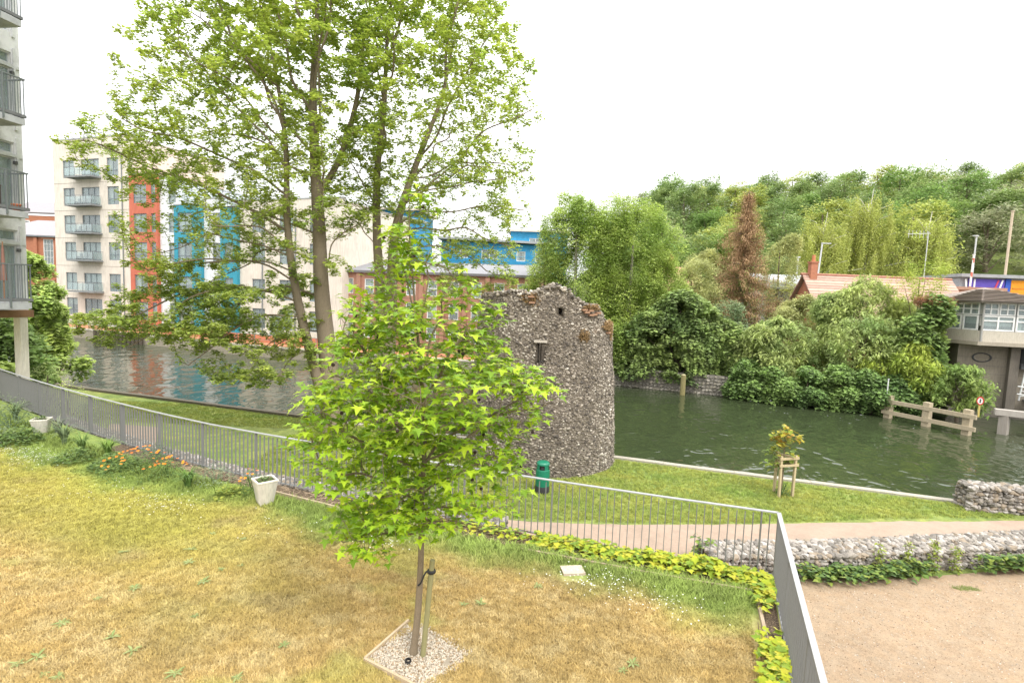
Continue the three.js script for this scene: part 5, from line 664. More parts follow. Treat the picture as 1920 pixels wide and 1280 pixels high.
// -- brick house, shop units, poles across the river
{
  const bk = mat(0.38, 0.15, 0.085, { size: 1.4 }), tileM = mat(0.40, 0.2, 0.135, { size: 1.2 }), tileR = mat(0.33, 0.15, 0.1, { size: 1 });
  const roofTiles = (parent, x0, x1, yTop, zTop, yBot, zBot, rows, m) => { const base = [mat(0.41, 0.26, 0.2, { size: 0.9 }), mat(0.35, 0.22, 0.17, { size: 0.9 }), mat(0.45, 0.3, 0.23, { size: 0.9 })]; const rf = new Geo().bar([(x0 + x1) / 2, (yTop + yBot) / 2 - 0.12, zTop], [(x0 + x1) / 2, (yTop + yBot) / 2 - 0.12, zTop + 0.001], 0.1).l && null; const L = Math.hypot(yTop - yBot, zTop - zBot), ang = Math.atan2(yTop - yBot, zBot - zTop); const roof = new Geo().box(x1 - x0, 0.1, L, (x0 + x1) / 2, (yTop + yBot) / 2, (zTop + zBot) / 2, ang, 0, 0).build('roof', base[1], parent); for (let k = 0; k < rows; k++) { const t = (k + 0.5) / rows; new Geo().box(x1 - x0 + 0.02 * (k % 2), 0.05, L / rows + 0.03, (x0 + x1) / 2, lerp(yTop, yBot, t) + 0.075, lerp(zTop, zBot, t) + 0.03, ang - 0.1, 0, 0).build('tile_course', base[k % 3], roof); } return roof; };
  const H = thing('brick_house', 'brick house with long red tiled roof above the silvery shrubs', 'house', [28.1, 0, -52], -0.03), W = 13.5;
  const hh = [[2, 0.6, 1.2, 1.5], [6, 0.6, 1.2, 1.5], [10, 0.6, 1.2, 1.5]]; { const g = wallWith(0, W, -1.6, 3.4, hh); g.translate(0, 0, 3.4); mesh('wall', g, bk, H); hh.forEach(([x, y, w, h]) => windowAt(H, x, y, w, h, frameWhite, { z: 3.3, cols: 1, rows: 2 })); }
  for (const gx of [0.16, W - 0.16]) { const gs = new THREE.ExtrudeGeometry(new THREE.Shape([V2(-3.4, -1.6), V2(3.4, -1.6), V2(3.4, 3.3), V2(0, 7.2), V2(-3.4, 3.3)]), { depth: 0.3, bevelEnabled: false }); gs.rotateY(Math.PI / 2); gs.translate(gx - 0.15, 0, 0); mesh('gable_wall', metreUV(plain(gs)), bk, H); } new Geo().box(W - 0.6, 4.8, 0.2, W / 2, 0.9, 2).build('interior', darkRoom, H);
  roofTiles(H, -0.3, W + 0.3, 7.5, 0, 3.3, 3.9, 16); roofTiles(H, -0.3, W + 0.3, 7.5, 0, 3.3, -3.9, 4); const rd = new Geo(); for (let i = 0; i < 30; i++) rd.cyl(0.14, 0.14, 0.46, -0.2 + i * 0.475, 7.6, 0.0, 8, 0, 0, Math.PI / 2); rd.build('ridge_tiles', tileR, H);
  const ch = new Geo().box(0.62, 2.2, 0.62, 0.55, 7.7, 0.2).box(0.74, 0.16, 0.74, 0.55, 8.75, 0.2).build('chimney', bk, H); new Geo().cyl(0.17, 0.14, 0.62, 0.55, 9.14, 0.2, 12).build('chimney_pot', mat(0.46, 0.17, 0.08, { size: 0.5 }), ch);
  const H2 = thing('brick_house', 'small brick house roof with chimney peeping between green trees', 'house', [20.2, 0, -72], 0.35); new Geo().box(5, 8.4, 5, 2, 2.6, -1).build('wall', bk, H2); new Geo().box(5.4, 0.2, 3.6, 2, 7.9, 0.6, 0.75, 0, 0).build('roof', tileM, H2); new Geo().box(5.4, 0.2, 3.6, 2, 7.9, -2, -0.75, 0, 0).build('roof', tileM, H2); const c2 = new Geo().box(0.6, 1.8, 0.6, 1.2, 9.6, -0.7).build('chimney', bk, H2); new Geo().cyl(0.14, 0.12, 0.4, 1.2, 10.7, -0.7, 10).build('chimney_pot', bk, c2);
  const H3 = thing('grey_shed', 'low grey roofed shed behind the chimney of the brick house', 'shed', [30, 0, -62]); new Geo().box(9, 7.6, 5, 4, 2.4, -3).build('wall', mat(0.4, 0.4, 0.4, { size: 2 }), H3); new Geo().box(9.6, 0.2, 6, 4, 7.4, -2.6, 0.3, 0, 0).build('roof', mat(0.42, 0.44, 0.46, { size: 2 }), H3);
  const H4 = thing('brick_annex', 'orange brick annex beside the purple shop panels', 'house', [42.2, 0, -54], -0.1); new Geo().box(6.5, 8.6, 4, 3.2, 2.5, -2).build('wall', mat(0.46, 0.2, 0.12, { size: 1.4 }), H4); new Geo().box(6.9, 0.3, 4.4, 3.2, 6.95, -2).build('parapet', mat(0.36, 0.2, 0.14, { size: 1 }), H4);
  // shop units with purple and orange panels
  const S = thing('shop_units', 'flat-roofed shop units with purple and orange panels near the cabin', 'building', [48.6, 0.8, -58.5], -0.1); new Geo().box(26, 9.4, 8, 13, 2.9, -4.2).build('wall', mat(0.3, 0.3, 0.32, { size: 3 }), S); new Geo().box(26.4, 0.35, 8.6, 13, 7.78, -4).build('roof', mat(0.3, 0.3, 0.31, { size: 2 }), S);
  const pu = mat(0.1, 0.065, 0.36, { size: 3 }), og = mat(0.72, 0.27, 0.015, { size: 3 }), wh = mat(0.75, 0.74, 0.75, { size: 3 }), bu = mat(0.03, 0.08, 0.4, { size: 2 });
  new Geo().box(3.6, 1.7, 0.14, 2.6, 6.6, -0.12).build('purple_panel', pu, S); for (const [x, a] of [[0.35, 0.15], [1.15, 0], [3.3, -0.3], [3.75, -0.25]]) new Geo().box(0.16, 1.62, 0.05, x + 0.2, 6.6, -0.02, 0, 0, a).build('white_stripe', x === 3.3 ? mat(0.5, 0.05, 0.1, { size: 2 }) : wh, S); new Geo().box(0.5, 1.9, 0.16, 4.75, 6.6, -0.12).build('blue_panel', bu, S); new Geo().box(6.5, 2.4, 0.14, 8.3, 6.2, -0.12).build('orange_panel', og, S); new Geo().box(6.2, 0.12, 0.04, 8.3, 6.55, -0.03).build('orange_rib', mat(0.6, 0.2, 0.02, { size: 2 }), S);
  const pole = (name, label, cat, [x, y0, z], y1, r, m, lean = 0, top) => { const p = thing(name, label, cat, [x, y0, z]); new Geo().rod([0, 0, 0], [lean, y1 - y0, 0], r, 8).build('shaft', m, p); new Geo().cyl(r * 1.5, r * 1.5, 0.1, lean, y1 - y0, 0, 8).build('cap', m, p); top?.(p, lean, y1 - y0); return p; };
  const galv = mat(0.5, 0.5, 0.5, { size: 1 }), timb = mat(0.5, 0.4, 0.29, { size: 1 });
  pole('flag_pole', 'tall pale timber pole rising behind the cabin roof', 'pole', [54.6, 0, -60], 15.9, 0.12, timb, 0.05);
  pole('lamp_post', 'thin grey post left of the tall timber pole', 'pole', [50.3, 0, -59.2], 12.9, 0.075, galv, 0, (p, x, y) => new Geo().box(0.5, 0.1, 0.25, x - 0.1, y + 0.05, 0).build('lamp_head', galv, p));
  pole('barrier_pole', 'raised red and white barrier pole beside the purple panels', 'pole', [48.6, 4, -57.4], 10.7, 0.09, mat(0.72, 0.7, 0.66, { size: 1 }), 0.12, (p, x, y) => { for (let k = 0; k < 3; k++) new Geo().cyl(0.1, 0.1, 0.5, x * (1 - 0.25 * k), y - 0.6 - 1.5 * k, 0, 8).build('red_band', mat(0.5, 0.14, 0.1, { size: 1 }), p); });
  pole('lamp_post', 'short pale street lamp post left of the brick chimney', 'pole', [34.6, 0, -66], 10.5, 0.1, galv, 0, (p, x, y) => new Geo().box(0.4, 0.12, 0.3, x, y, 0).build('lamp_head', galv, p));
  pole('lamp_post', 'leaning street lamp with short arm behind the brick chimney', 'pole', [36.8, 0, -66], 12.3, 0.09, galv, 0.6, (p, x, y) => new Geo().box(1.1, 0.1, 0.2, x + 0.5, y, 0).build('lamp_head', galv, p));
  pole('aerial_mast', 'thin television aerial mast above the brick roof', 'aerial', [40.3, 7, -53], 12.2, 0.04, galv, 0, (p, x, y) => { const g = new Geo().rod([x - 2, y - 0.25, 0], [x + 0.2, y - 0.1, 0], 0.03, 5); for (let k = 0; k < 6; k++) g.rod([x - 1.9 + k * 0.36, y - 0.6, 0], [x - 1.9 + k * 0.36, y + 0.15, 0], 0.02, 5); g.build('antenna', galv, p); });
  pole('aerial_mast', 'thin mast on the blue block roof beside the ash tree', 'aerial', [4.9, 15.9, -96], 19.8, 0.05, galv, 0, (p, x, y) => new Geo().rod([x, y, 0], [x + 0.9, y - 0.1, 0], 0.03, 5).build('antenna', galv, p));
}
// -- bridge cabin, pier and bridge
{
  const conc = mat(0.27, 0.235, 0.185, { map: stainT, size: 3, bump: 0.03 }), concD = mat(0.2, 0.175, 0.145, { map: stainT, size: 3, bump: 0.03 }), dk = mat(0.06, 0.06, 0.062, { size: 2 }), pale = mat(0.47, 0.43, 0.36, { map: stainT, size: 2 });
  const P = thing('bridge_pier', 'stained concrete bridge pier rising from the river below the cabin', 'pier', [31.2, WATER, -36.6], -0.35); 
  new Geo().box(4.6, 5.4, 4.2, 1.9, 2.2, -2.1).build('shaft', conc, P); new Geo().box(5.2, 0.5, 4.6, 1.9, 0.2, -2.1).build('plinth', concD, P); new Geo().box(0.5, 5, 0.4, 2.6, 2.6, 0.2).build('buttress', concD, P); for (let k = 0; k < 8; k++) new Geo().box(4.62, 0.03, 0.02, 1.9, 0.7 + k * 0.55, 0.006).build('shutter_line', concD, P);
  const rg = new THREE.TorusGeometry(0.42, 0.05, 8, 28); rg.scale(1.2, 0.7, 1); rg.translate(0.95, 4.0, 0.03); mesh('iron_ring', plain(rg), dk, P);
  const C = thing('bridge_cabin', 'white windowed bridge control cabin with hipped slate roof', 'cabin', [30.1, 2.5, -35.6], -0.2); // front along local x from 0
  // floor slab, cream apron, window band, roof
  const plan = (g, s, y0, y1) => { const k = s; const sh = new THREE.Shape([V2(0.0 - k, 2.2), V2(0.9 - k * 0.6, 0 - k), V2(5.0 + k, 0 - k), V2(5.0 + k, 5.2 + k), V2(0.0 - k, 5.2 + k)]); const e = new THREE.ExtrudeGeometry(sh, { depth: y1 - y0, bevelEnabled: false }); e.rotateX(-Math.PI / 2); e.translate(0, y0, 0); return metreUV(plain(e)); };
  mesh('floor_slab', plan(0, 0.22, -0.12, 0.12), mat(0.33, 0.29, 0.23, { map: stainT, size: 2 }), C); mesh('apron', plan(0, 0.02, 0.12, 0.84), pale, C);
  mesh('interior', plan(0, -0.9, 0.84, 2.6), mat(0.3, 0.29, 0.27, { size: 2 }), C); mesh('eaves', plan(0, 0.45, 2.68, 2.8), mat(0.22, 0.19, 0.16, { size: 1.5 }), C);
  // hipped roof
  { const rp = [[-0.45, 2.1], [0.65, -0.45], [5.45, -0.45], [5.45, 5.65], [-0.45, 5.65]], pos = [], A = (q, y) => [q[0], y, -q[1]]; const tri = (a, b, c) => pos.push(...a, ...b, ...c), E = rp.map((q) => A(q, 2.8)), R = A([2.4, 2.6], 3.8); for (let k = 0; k < 5; k++) tri(E[k], E[(k + 1) % 5], R); const g = new THREE.BufferGeometry(); g.setAttribute('position', new THREE.Float32BufferAttribute(pos, 3)); g.computeVertexNormals(); const roof = mesh('roof', metreUV(g), mat(0.27, 0.22, 0.185, { size: 1.1, bump: 0.02, bsize: 0.5 }), C);
    for (let e = 0; e < 2; e++) for (let k = 0; k < 9; k++) { const t = k / 10, a = E[e], b = E[e + 1], P = (q) => [lerp(q[0], R[0], t), lerp(q[1], R[1], t) + 0.025, lerp(q[2], R[2], t)]; new Geo().bar(P(a), P(b), 0.3, 0.03).build('tile_course', mat(0.24 + 0.03 * (k % 2), 0.2 + 0.02 * (k % 2), 0.17, { size: 0.8 }), roof); } }
  const wf = mat(0.74, 0.73, 0.7, { size: 1 });
  for (let k = 0; k < 2; k++) { const x = 1.0 + k * 1.95; windowAt(C, x, 0.86, 1.86, 1.0, wf, { z: -0.04, cols: 2, f: 0.09, rows: 1, seed: 70 + k, split: 0.66 }); for (const d of [0, 0.95]) windowAt(C, x + d, 1.9, 0.9, 0.78, wf, { z: -0.04, cols: 2, rows: 2, f: 0.06, seed: 80 + k + d, name: 'top_light' }); }
  { const s = new THREE.Group(); s.name = 'corner_window'; s.position.set(0.02, 0, -2.2); s.rotation.y = -Math.atan2(-2.2, 0.9) * 1.0 ; C.add(s); s.rotation.y = -1.183; windowAt(s, 0.1, 0.86, 1.0, 1.0, wf, { z: -0.03, cols: 1, f: 0.09 }); windowAt(s, 1.2, 0.86, 1.0, 1.0, wf, { z: -0.03, cols: 1, f: 0.09 }); windowAt(s, 0.1, 1.9, 2.1, 0.78, wf, { z: -0.03, cols: 4, rows: 2, f: 0.06 }); }
  const dp = new Geo().cyl(0.07, 0.07, 2.9, 0.95, 1.3, 0.14, 8).build('downpipe', mat(0.3, 0.29, 0.27, { size: 1 }), C);
  const D = thing('road_bridge', 'dark bridge deck and steelwork beneath the control cabin', 'bridge', [33.6, 0, -36], -0.2); new Geo().box(22, 0.9, 9, 11.4, 1.75, -3.5).build('deck', dk, D); new Geo().box(0.4, 0.55, 9, 1.6, 1.0, -3.5).box(0.4, 0.55, 9, 4.6, 1.0, -3.5).box(22, 0.4, 0.3, 11.4, 1.1, 0.6).build('girder', mat(0.1, 0.1, 0.1, { size: 1.5 }), D); new Geo().box(22, 0.14, 2.2, 11.9, -1.2, 0.4).build('walkway', mat(0.18, 0.17, 0.16, { size: 1.5 }), D);
  const lad = thing('access_ladder', 'white metal ladder and guard rail under the bridge cabin', 'ladder', [33.35, -1.1, -34.6], -0.25), wm = mat(0.62, 0.62, 0.6, { size: 1 }); new Geo().rod([0, 0, 0], [0.25, 2.7, 0], 0.05).build('stile', wm, lad); new Geo().rod([0.6, 0, 0], [0.85, 2.7, 0], 0.05).build('stile', wm, lad); for (let k = 0; k < 8; k++) new Geo().rod([0.03 + k * 0.028, 0.3 + 0.31 * k, 0], [0.63 + k * 0.028, 0.3 + 0.31 * k, 0], 0.03).build('rung', wm, lad); new Geo().rod([-0.25, 0.95, 0.2], [3.5, 0.55, 0.5], 0.04).rod([-0.25, 0.45, 0.2], [3.5, 0.05, 0.5], 0.04).build('guard_rail', wm, lad);
}
// -- near apartment block with balconies, at the left edge
{
  const B = thing('balcony_block', 'grey clad apartment block with stacked steel balconies at the left edge', 'building', [-18.66, 0, -20.45], Math.atan2(0.99, 0.14)); // local +x runs away from the viewer, +z faces the river path
  const L = -9, clad = mat(0.56, 0.565, 0.57, { size: 8 }), fr = mat(0.52, 0.53, 0.53, { size: 2, rough: 0.5 }), slabM = mat(0.36, 0.37, 0.38, { size: 2 }), base = [3.25, 6.45, 9.65, 12.95, 16.2];
  const holes = []; base.forEach((y) => { holes.push([-1.45, y + 0.25, 1.2, 2.05], [-1.45, y + 2.42, 1.2, 0.42], [-3.1, y + 0.25, 1.4, 2.55], [-5.4, y + 0.25, 1.8, 2.55]); });
  mesh('wall', wallWith(L, 0.04, 3.1, 19.5, holes), clad, B); holes.forEach(([x, y, w, h], i) => windowAt(B, x, y, w, h, fr, { z: -0.1, cols: 1, f: 0.06, seed: 500 + i, blind: i % 4 < 2 ? 0.001 : 0 }));
  for (const y of base) { new Geo().box(-L, 0.12, 0.05, L / 2, y + 2.36, 0.026).build('transom_rail', fr, B); new Geo().box(0.08, 2.9, 0.06, -0.18, y + 1.55, 0.031).build('mullion', fr, B); new Geo().box(0.1, 0.12, 0.1, -0.3, y + 2.1, 0.08).build('lamp_bracket', mat(0.1, 0.1, 0.1, { size: 1 }), B); }
  new Geo().box(0.3, 16.4, 8, -0.13, 11.3, -4.32).box(-L, 0.3, 8, L / 2, 3.05, -4.32).box(-L, 0.3, 8, L / 2, 19.6, -4.32).build('side_wall', clad, B); new Geo().box(-L - 0.5, 16, 0.1, L / 2, 11.3, -1.9).build('interior', mat(0.33, 0.36, 0.35, { size: 2 }), B);
  for (const [x, z] of [[-0.55, 0.35], [-5.5, 0.35]]) new Geo().box(0.28, 5.1, 0.28, x, 0.5, z).build('column', mat(0.6, 0.57, 0.5, { size: 2, map: stainT }), B);
  new Geo().box(3.2, 0.26, 0.34, -1.8, 3.0, 0.35).build('timber_beam', mat(0.2, 0.11, 0.06, { map: woodT, size: 0.4, sizeY: 2 }), B);
  base.slice(0, 4).forEach((y, i) => { const x0 = -4.2, x1 = -1.05, d = 1.4; const b = new Geo().box(x1 - x0, 0.22, d, (x0 + x1) / 2, y + 0.1, d / 2 + 0.06).build('balcony', slabM, B); new Geo().box(x1 - x0 + 0.06, 0.1, 0.08, (x0 + x1) / 2, y + 0.3, d + 0.03).box(0.08, 0.1, d, x1 + 0.02, y + 0.3, d / 2 + 0.06).build('edge_channel', mat(0.14, 0.145, 0.15, { size: 1 }), b);
    const rl = new Geo().box(x1 - x0 + 0.08, 0.045, 0.05, (x0 + x1) / 2, y + 1.55, d + 0.05).box(0.05, 0.045, d, x1 + 0.03, y + 1.55, d / 2 + 0.05).build('rail', railM, b);
    for (let x = x0; x <= x1 + 0.01; x += 0.105) new Geo().box(0.014, 1.2, 0.014, x, y + 0.95, d + 0.05).build('baluster', railM, b); for (let z = 0.12; z <= d; z += 0.105) new Geo().box(0.014, 1.2, 0.014, x1 + 0.03, y + 0.95, z).build('baluster', railM, b); new Geo().box(0.05, 1.5, 0.05, x1 - 0.72, y + 0.8, d + 0.075).build('post', railM, b);
  });
  // things standing on the balconies
  const loc = (x, y, z) => { const v = new THREE.Vector3(x, y, z).applyMatrix4(M4(-18.66, 0, -20.45, 0, Math.atan2(0.99, 0.14), 0)); return [v.x, v.y, v.z]; };
  const pot = thing('terracotta_pot', 'terracotta flower pot on the second balcony corner', 'pot', loc(-1.2, base[1] + 0.22, 1.15)); mesh('bowl', plain(new THREE.LatheGeometry([V2(0, 0), V2(0.09, 0), V2(0.13, 0.2), V2(0.15, 0.2), V2(0.15, 0.25), V2(0.125, 0.25), V2(0.11, 0.05), V2(0, 0.05)], 20)), mat(0.5, 0.17, 0.08, { size: 0.4 }), pot); new Geo().cyl(0.12, 0.12, 0.03, 0, 0.2, 0, 16).build('soil', mat(0.08, 0.05, 0.03, { size: 0.3 }), pot);
  const cab = thing('storage_box', 'dark brown storage box on the second balcony', 'box', loc(-2.1, base[1] + 0.22, 0.85)); new Geo().box(0.9, 0.75, 0.5, 0, 0.38, 0, 0, 1.4, 0).build('body', mat(0.07, 0.05, 0.045, { size: 0.6 }), cab); new Geo().box(0.95, 0.06, 0.55, 0, 0.79, 0, 0, 1.4, 0).build('lid', mat(0.1, 0.08, 0.07, { size: 0.6 }), cab);
  const ch = thing('wire_chair', 'dark curved metal chair on the third balcony', 'chair', loc(-1.75, base[2] + 0.22, 0.8)), cm = mat(0.05, 0.05, 0.055, { size: 0.5 }); const arc = (r, w) => plain(new THREE.TorusGeometry(r, w, 6, 24, Math.PI)); mesh('backrest', arc(0.3, 0.02).rotateY(1.4).translate(0, 0.45, 0), cm, ch); mesh('arm_hoop', arc(0.25, 0.02).rotateY(0.4).translate(0.1, 0.35, 0.1), cm, ch); new Geo().cyl(0.26, 0.26, 0.04, 0, 0.45, 0.05, 18).build('seat', cm, ch); for (const [x, z] of [[-0.18, -0.15], [0.18, -0.15], [-0.18, 0.22], [0.18, 0.22]]) new Geo().rod([x, 0, z], [x * 0.9, 0.45, z * 0.9], 0.014).build('leg', cm, ch);
  const pa = thing('folded_parasol', 'folded brown garden parasol leaning on the lowest balcony', 'parasol', loc(-1.55, base[0] + 0.22, 0.95)); new Geo().cyl(0.02, 0.02, 2.1, 0, 1.05, 0, 8).build('pole', mat(0.3, 0.17, 0.1, { size: 0.4 }), pa); new Geo().cyl(0.09, 0.03, 1.2, 0, 1.35, 0, 8).build('canopy', mat(0.24, 0.12, 0.09, { size: 0.4 }), pa);
}

// ---------- grass, bed plants, creepers, small things ----------
function tuftGeo(seed, n, w, h, spread, lean) { const r = rng(seed), pos = []; for (let i = 0; i < n; i++) { const a = r() * 6.283, b = r() * 6.283, q = spread * Math.sqrt(r()), x = Math.cos(a) * q, z = Math.sin(a) * q, hh = h * (0.55 + 0.6 * r()), l = lean * hh * (0.3 + r()), dx = Math.cos(b), dz = Math.sin(b), px = -dz * w, pz = dx * w, mx = x + dx * l * 0.4, mz = z + dz * l * 0.4, ty = hh, tx = x + dx * l, tz = z + dz * l; pos.push(x - px, 0, z - pz, x + px, 0, z + pz, mx + px * 0.8, hh * 0.6, mz + pz * 0.8, x - px, 0, z - pz, mx + px * 0.8, hh * 0.6, mz + pz * 0.8, mx - px * 0.8, hh * 0.6, mz - pz * 0.8, mx - px * 0.8, hh * 0.6, mz - pz * 0.8, mx + px * 0.8, hh * 0.6, mz + pz * 0.8, tx, ty, tz); } const g = new THREE.BufferGeometry(); g.setAttribute('position', new THREE.Float32BufferAttribute(pos, 3)); g.computeVertexNormals(); metreUV(g); return g; }
const bladeM = leafMat(1, 1, 1, 0.3, 0.95);
{
  const r = rng(600), lists = [[[], []], [[], []], [[], []]], geos = [tuftGeo(1, 9, 0.003, 0.034, 0.05, 1.2), tuftGeo(2, 9, 0.003, 0.038, 0.05, 1.5), tuftGeo(3, 10, 0.0032, 0.085, 0.06, 0.8)];
  const c = (q, k) => rgb(clamp(q[0] * k), clamp(q[1] * k), clamp(q[2] * k));
  for (let i = 0; i < 260000; i++) { const z = -lerp(3.9, 17, Math.pow(r(), 1.25)), x = lerp(-0.98, 0.62, r()) * (-z) * 1.02; if (!onLawn(x, z, 0.55)) continue; if (Math.abs(x + 1.0) + Math.abs(z + 6.1) < 0.62 || (Math.abs(x - 1.13) < 0.24 && z > -8.5 && z < -7.95)) continue; const q = lawnCol(x, z, r()), far = -z > 9; if (far && r() < 0.35) continue; const f = 0.78 + 0.5 * r(); const tall = q.green > 0.5 && r() < 0.42 * q.green, k = tall ? 2 : r() < 0.5 ? 0 : 1; lists[k][0].push(M4(x, 0, z, 0, r() * 6.28, 0, (0.7 + 0.7 * r()) * (tall ? 0.75 + 0.7 * sstep(1.6, 0.6, nearFence(x, z)) : 1))); lists[k][1].push(c(q, f * (tall ? 1.0 : 1.0))); }
  lists.forEach(([m, cs], i) => { const o = instanced('grass', geos[i], bladeM, m, cs); tag(o, ['dry straw coloured short grass on the lawn', 'matted dry lawn grass', 'longer green grass along the fence bed'][i], 'grass'); }); console.log('blades', lists.map((l) => l[0].length).join(' '));
  const bm = [], bc = []; for (let i = 0; i < 90000; i++) { const z = -lerp(12.5, 27, r()), x = lerp(-0.8, 0.98, r()) * (-z); if (z < bankLine(x) + 0.25) continue; if (Math.hypot(x - 1.28, z + 20.75) < 2.95) continue; const onPath = x > -0.4 ? z > lerp(-14.38, -15.85, sstep(3, 16, x)) - 0.05 : z > -14.3 + (x + 0.4) * 0.3; if (onPath || nearFence(x, z) > -1.5 || (x < -9 && x > -19 && z > -23 && z < -17.4)) continue; const n = fbm(x * 0.7, z * 0.9, 3), f = 0.75 + 0.5 * r(), y = clamp(0.45 + n * 1.2 + 0.3 * (r() - 0.5)); bm.push(M4(x, BANK, z, 0, r() * 6.28, 0, 1.1 + 1.0 * r())); bc.push(rgb(lerp(0.2, 0.36, y) * f, lerp(0.28, 0.36, y) * f, lerp(0.05, 0.075, y) * f)); }
  tag(instanced('grass', geos[1], bladeM, bm, bc), 'mown green grass of the river bank', 'grass');
  // daisies and small white flowers
  const dg = new Geo(); for (let k = 0; k < 6; k++) dg.add(leafShape([[0, 0], [0.35, 0.5], [0, 1], [-0.35, 0.5]], 0, 0), M4(0, 0.04, 0, -1.4, k * 1.047, 0, 0.008)); const dm = [], dc = [];
  for (const [cx, cz, s, n] of [[-12.3, -12.9, 0.6, 150], [-11.2, -12.5, 0.6, 170], [-11.2, -12.0, 0.9, 60], [-8.3, -10.6, 1.2, 50], [-6.9, -10.2, 0.8, 60], [-6.4, -9.9, 0.7, 50], [-2.1, -8.8, 0.4, 50], [1.6, -7.85, 0.5, 80], [2.2, -7.45, 0.5, 60], [1.0, -8.0, 0.6, 30], [-4, -9.4, 1, 30], [-13.6, -13.6, 0.8, 120], [2.8, -7.2, 0.6, 25]]) for (let i = 0; i < n; i++) { const g = () => (r() + r() + r() - 1.5) * 0.9 * s, x = cx + g() * 1.3, z = cz + g() * 0.7; if (!onLawn(x, z, 0.4)) continue; dm.push(M4(x, 0.01 + 0.05 * r(), z, (r() - 0.5) * 0.6, r() * 6, 0, 0.8 + 0.9 * r())); dc.push(rgb(0.8, 0.8, 0.76)); }
  tag(instanced('lawn_daisies', dg.geo(false), leafMat(1, 1, 1, 0.2, 0.9), dm, dc), 'scattered tiny white flowers in the long lawn grass', 'flowers');
}
// silvery weed rosettes in the dry lawn
{
  const r = rng(620), rl = leafShape([[0, 0], [0.1, 0.3], [0.14, 0.6], [0.07, 0.9], [0, 1], [-0.07, 0.9], [-0.14, 0.6], [-0.1, 0.3]], 0.3, 0.35), m1 = leafMat(0.2, 0.25, 0.085, 0.25, 0.9), m2 = leafMat(0.27, 0.31, 0.12, 0.25, 0.9);
  for (const [x, z] of [[-6.14, -8.27], [-5.15, -8.44], [-4.93, -8.02], [-4.34, -7.87], [-4.1, -8.0], [-5.13, -9.03], [-4.5, -8.88], [-5.25, -7.27], [-5.55, -6.97], [-4.4, -7.49], [-5.57, -6.42], [-4.77, -6.2], [-4.35, -5.97], [-5.33, -5.8], [-5.44, -5.68], [-5.03, -5.54], [-4.84, -5.51], [-3.63, -5.63], [-2.64, -6.17], [-4.03, -6.68], [-2.92, -5.61], [1.47, -5.97], [1.61, -6.09], [-0.53, -7.19], [-0.3, -7.23], [0.54, -7.76]]) { const t = thing('weed_rosette', 'flat silvery green weed rosette in the dry lawn', 'weed', [x, 0.028, z], r() * 6, 'weed rosettes scattered over the lawn'); const n = 7 + Math.floor(r() * 4), s = 0.06 + 0.06 * r(); for (let k = 0; k < n; k++) { const m = mesh('leaf', rl, r() < 0.5 ? m1 : m2, t); m.rotation.set(-1.35 + 0.5 * r(), k * 6.283 / n + r() * 0.4, 0, 'YXZ'); m.scale.setScalar(s * (0.7 + 0.5 * r())); } }
}
// ---------- creeper along the railing ----------
function creeper(name, label, spots, n, size, cols, seed, hgt, shape, parts = 280, cat = 'creeper') {
  const t = thing(name, label, cat), r = rng(seed), mats = cols.map((c) => leafMat(...c, 0.4, 0.85)), rest = mats.map(() => new Geo()), L = [];
  for (let i = 0; i < n; i++) { const [x, y, z, h] = spots(r), s = size * (0.65 + 0.7 * r()); L.push([x, y + h * hgt * (0.2 + 0.8 * r()), z, s]); }
  const vine = new Geo(); for (let k = 0; k < 26; k++) { const a = spots(r), b = spots(r); const d = Math.hypot(b[0] - a[0], b[2] - a[2]) || 1, l = Math.min(1, 0.7 / d); vine.rod([a[0], a[1] + 0.02, a[2]], [lerp(a[0], b[0], l), a[1] + 0.06 + 0.1 * r(), lerp(a[2], b[2], l)], 0.005, 5); } vine.build('vine_stem', bark(0.2, 0.13, 0.08), t);
  L.sort((a, b) => (a[0] ** 2 + a[2] ** 2) - (b[0] ** 2 + b[2] ** 2) - (r() - 0.5) * 30);
  L.forEach(([x, y, z, s], i) => { const m = leafM(x, y, z, s, r, 0.35), k = Math.floor(r() * cols.length); if (i < parts) { const q = mesh('leaf', shape, mats[k], t); m.decompose(q.position, q.quaternion, q.scale); } else rest[k].add(shape, m); });
  rest.forEach((g, i) => { if (g.l.length) g.build('foliage', mats[i], t, false).userData.kind = 'stuff'; });
  // young wiry grown edge
  return t;
}
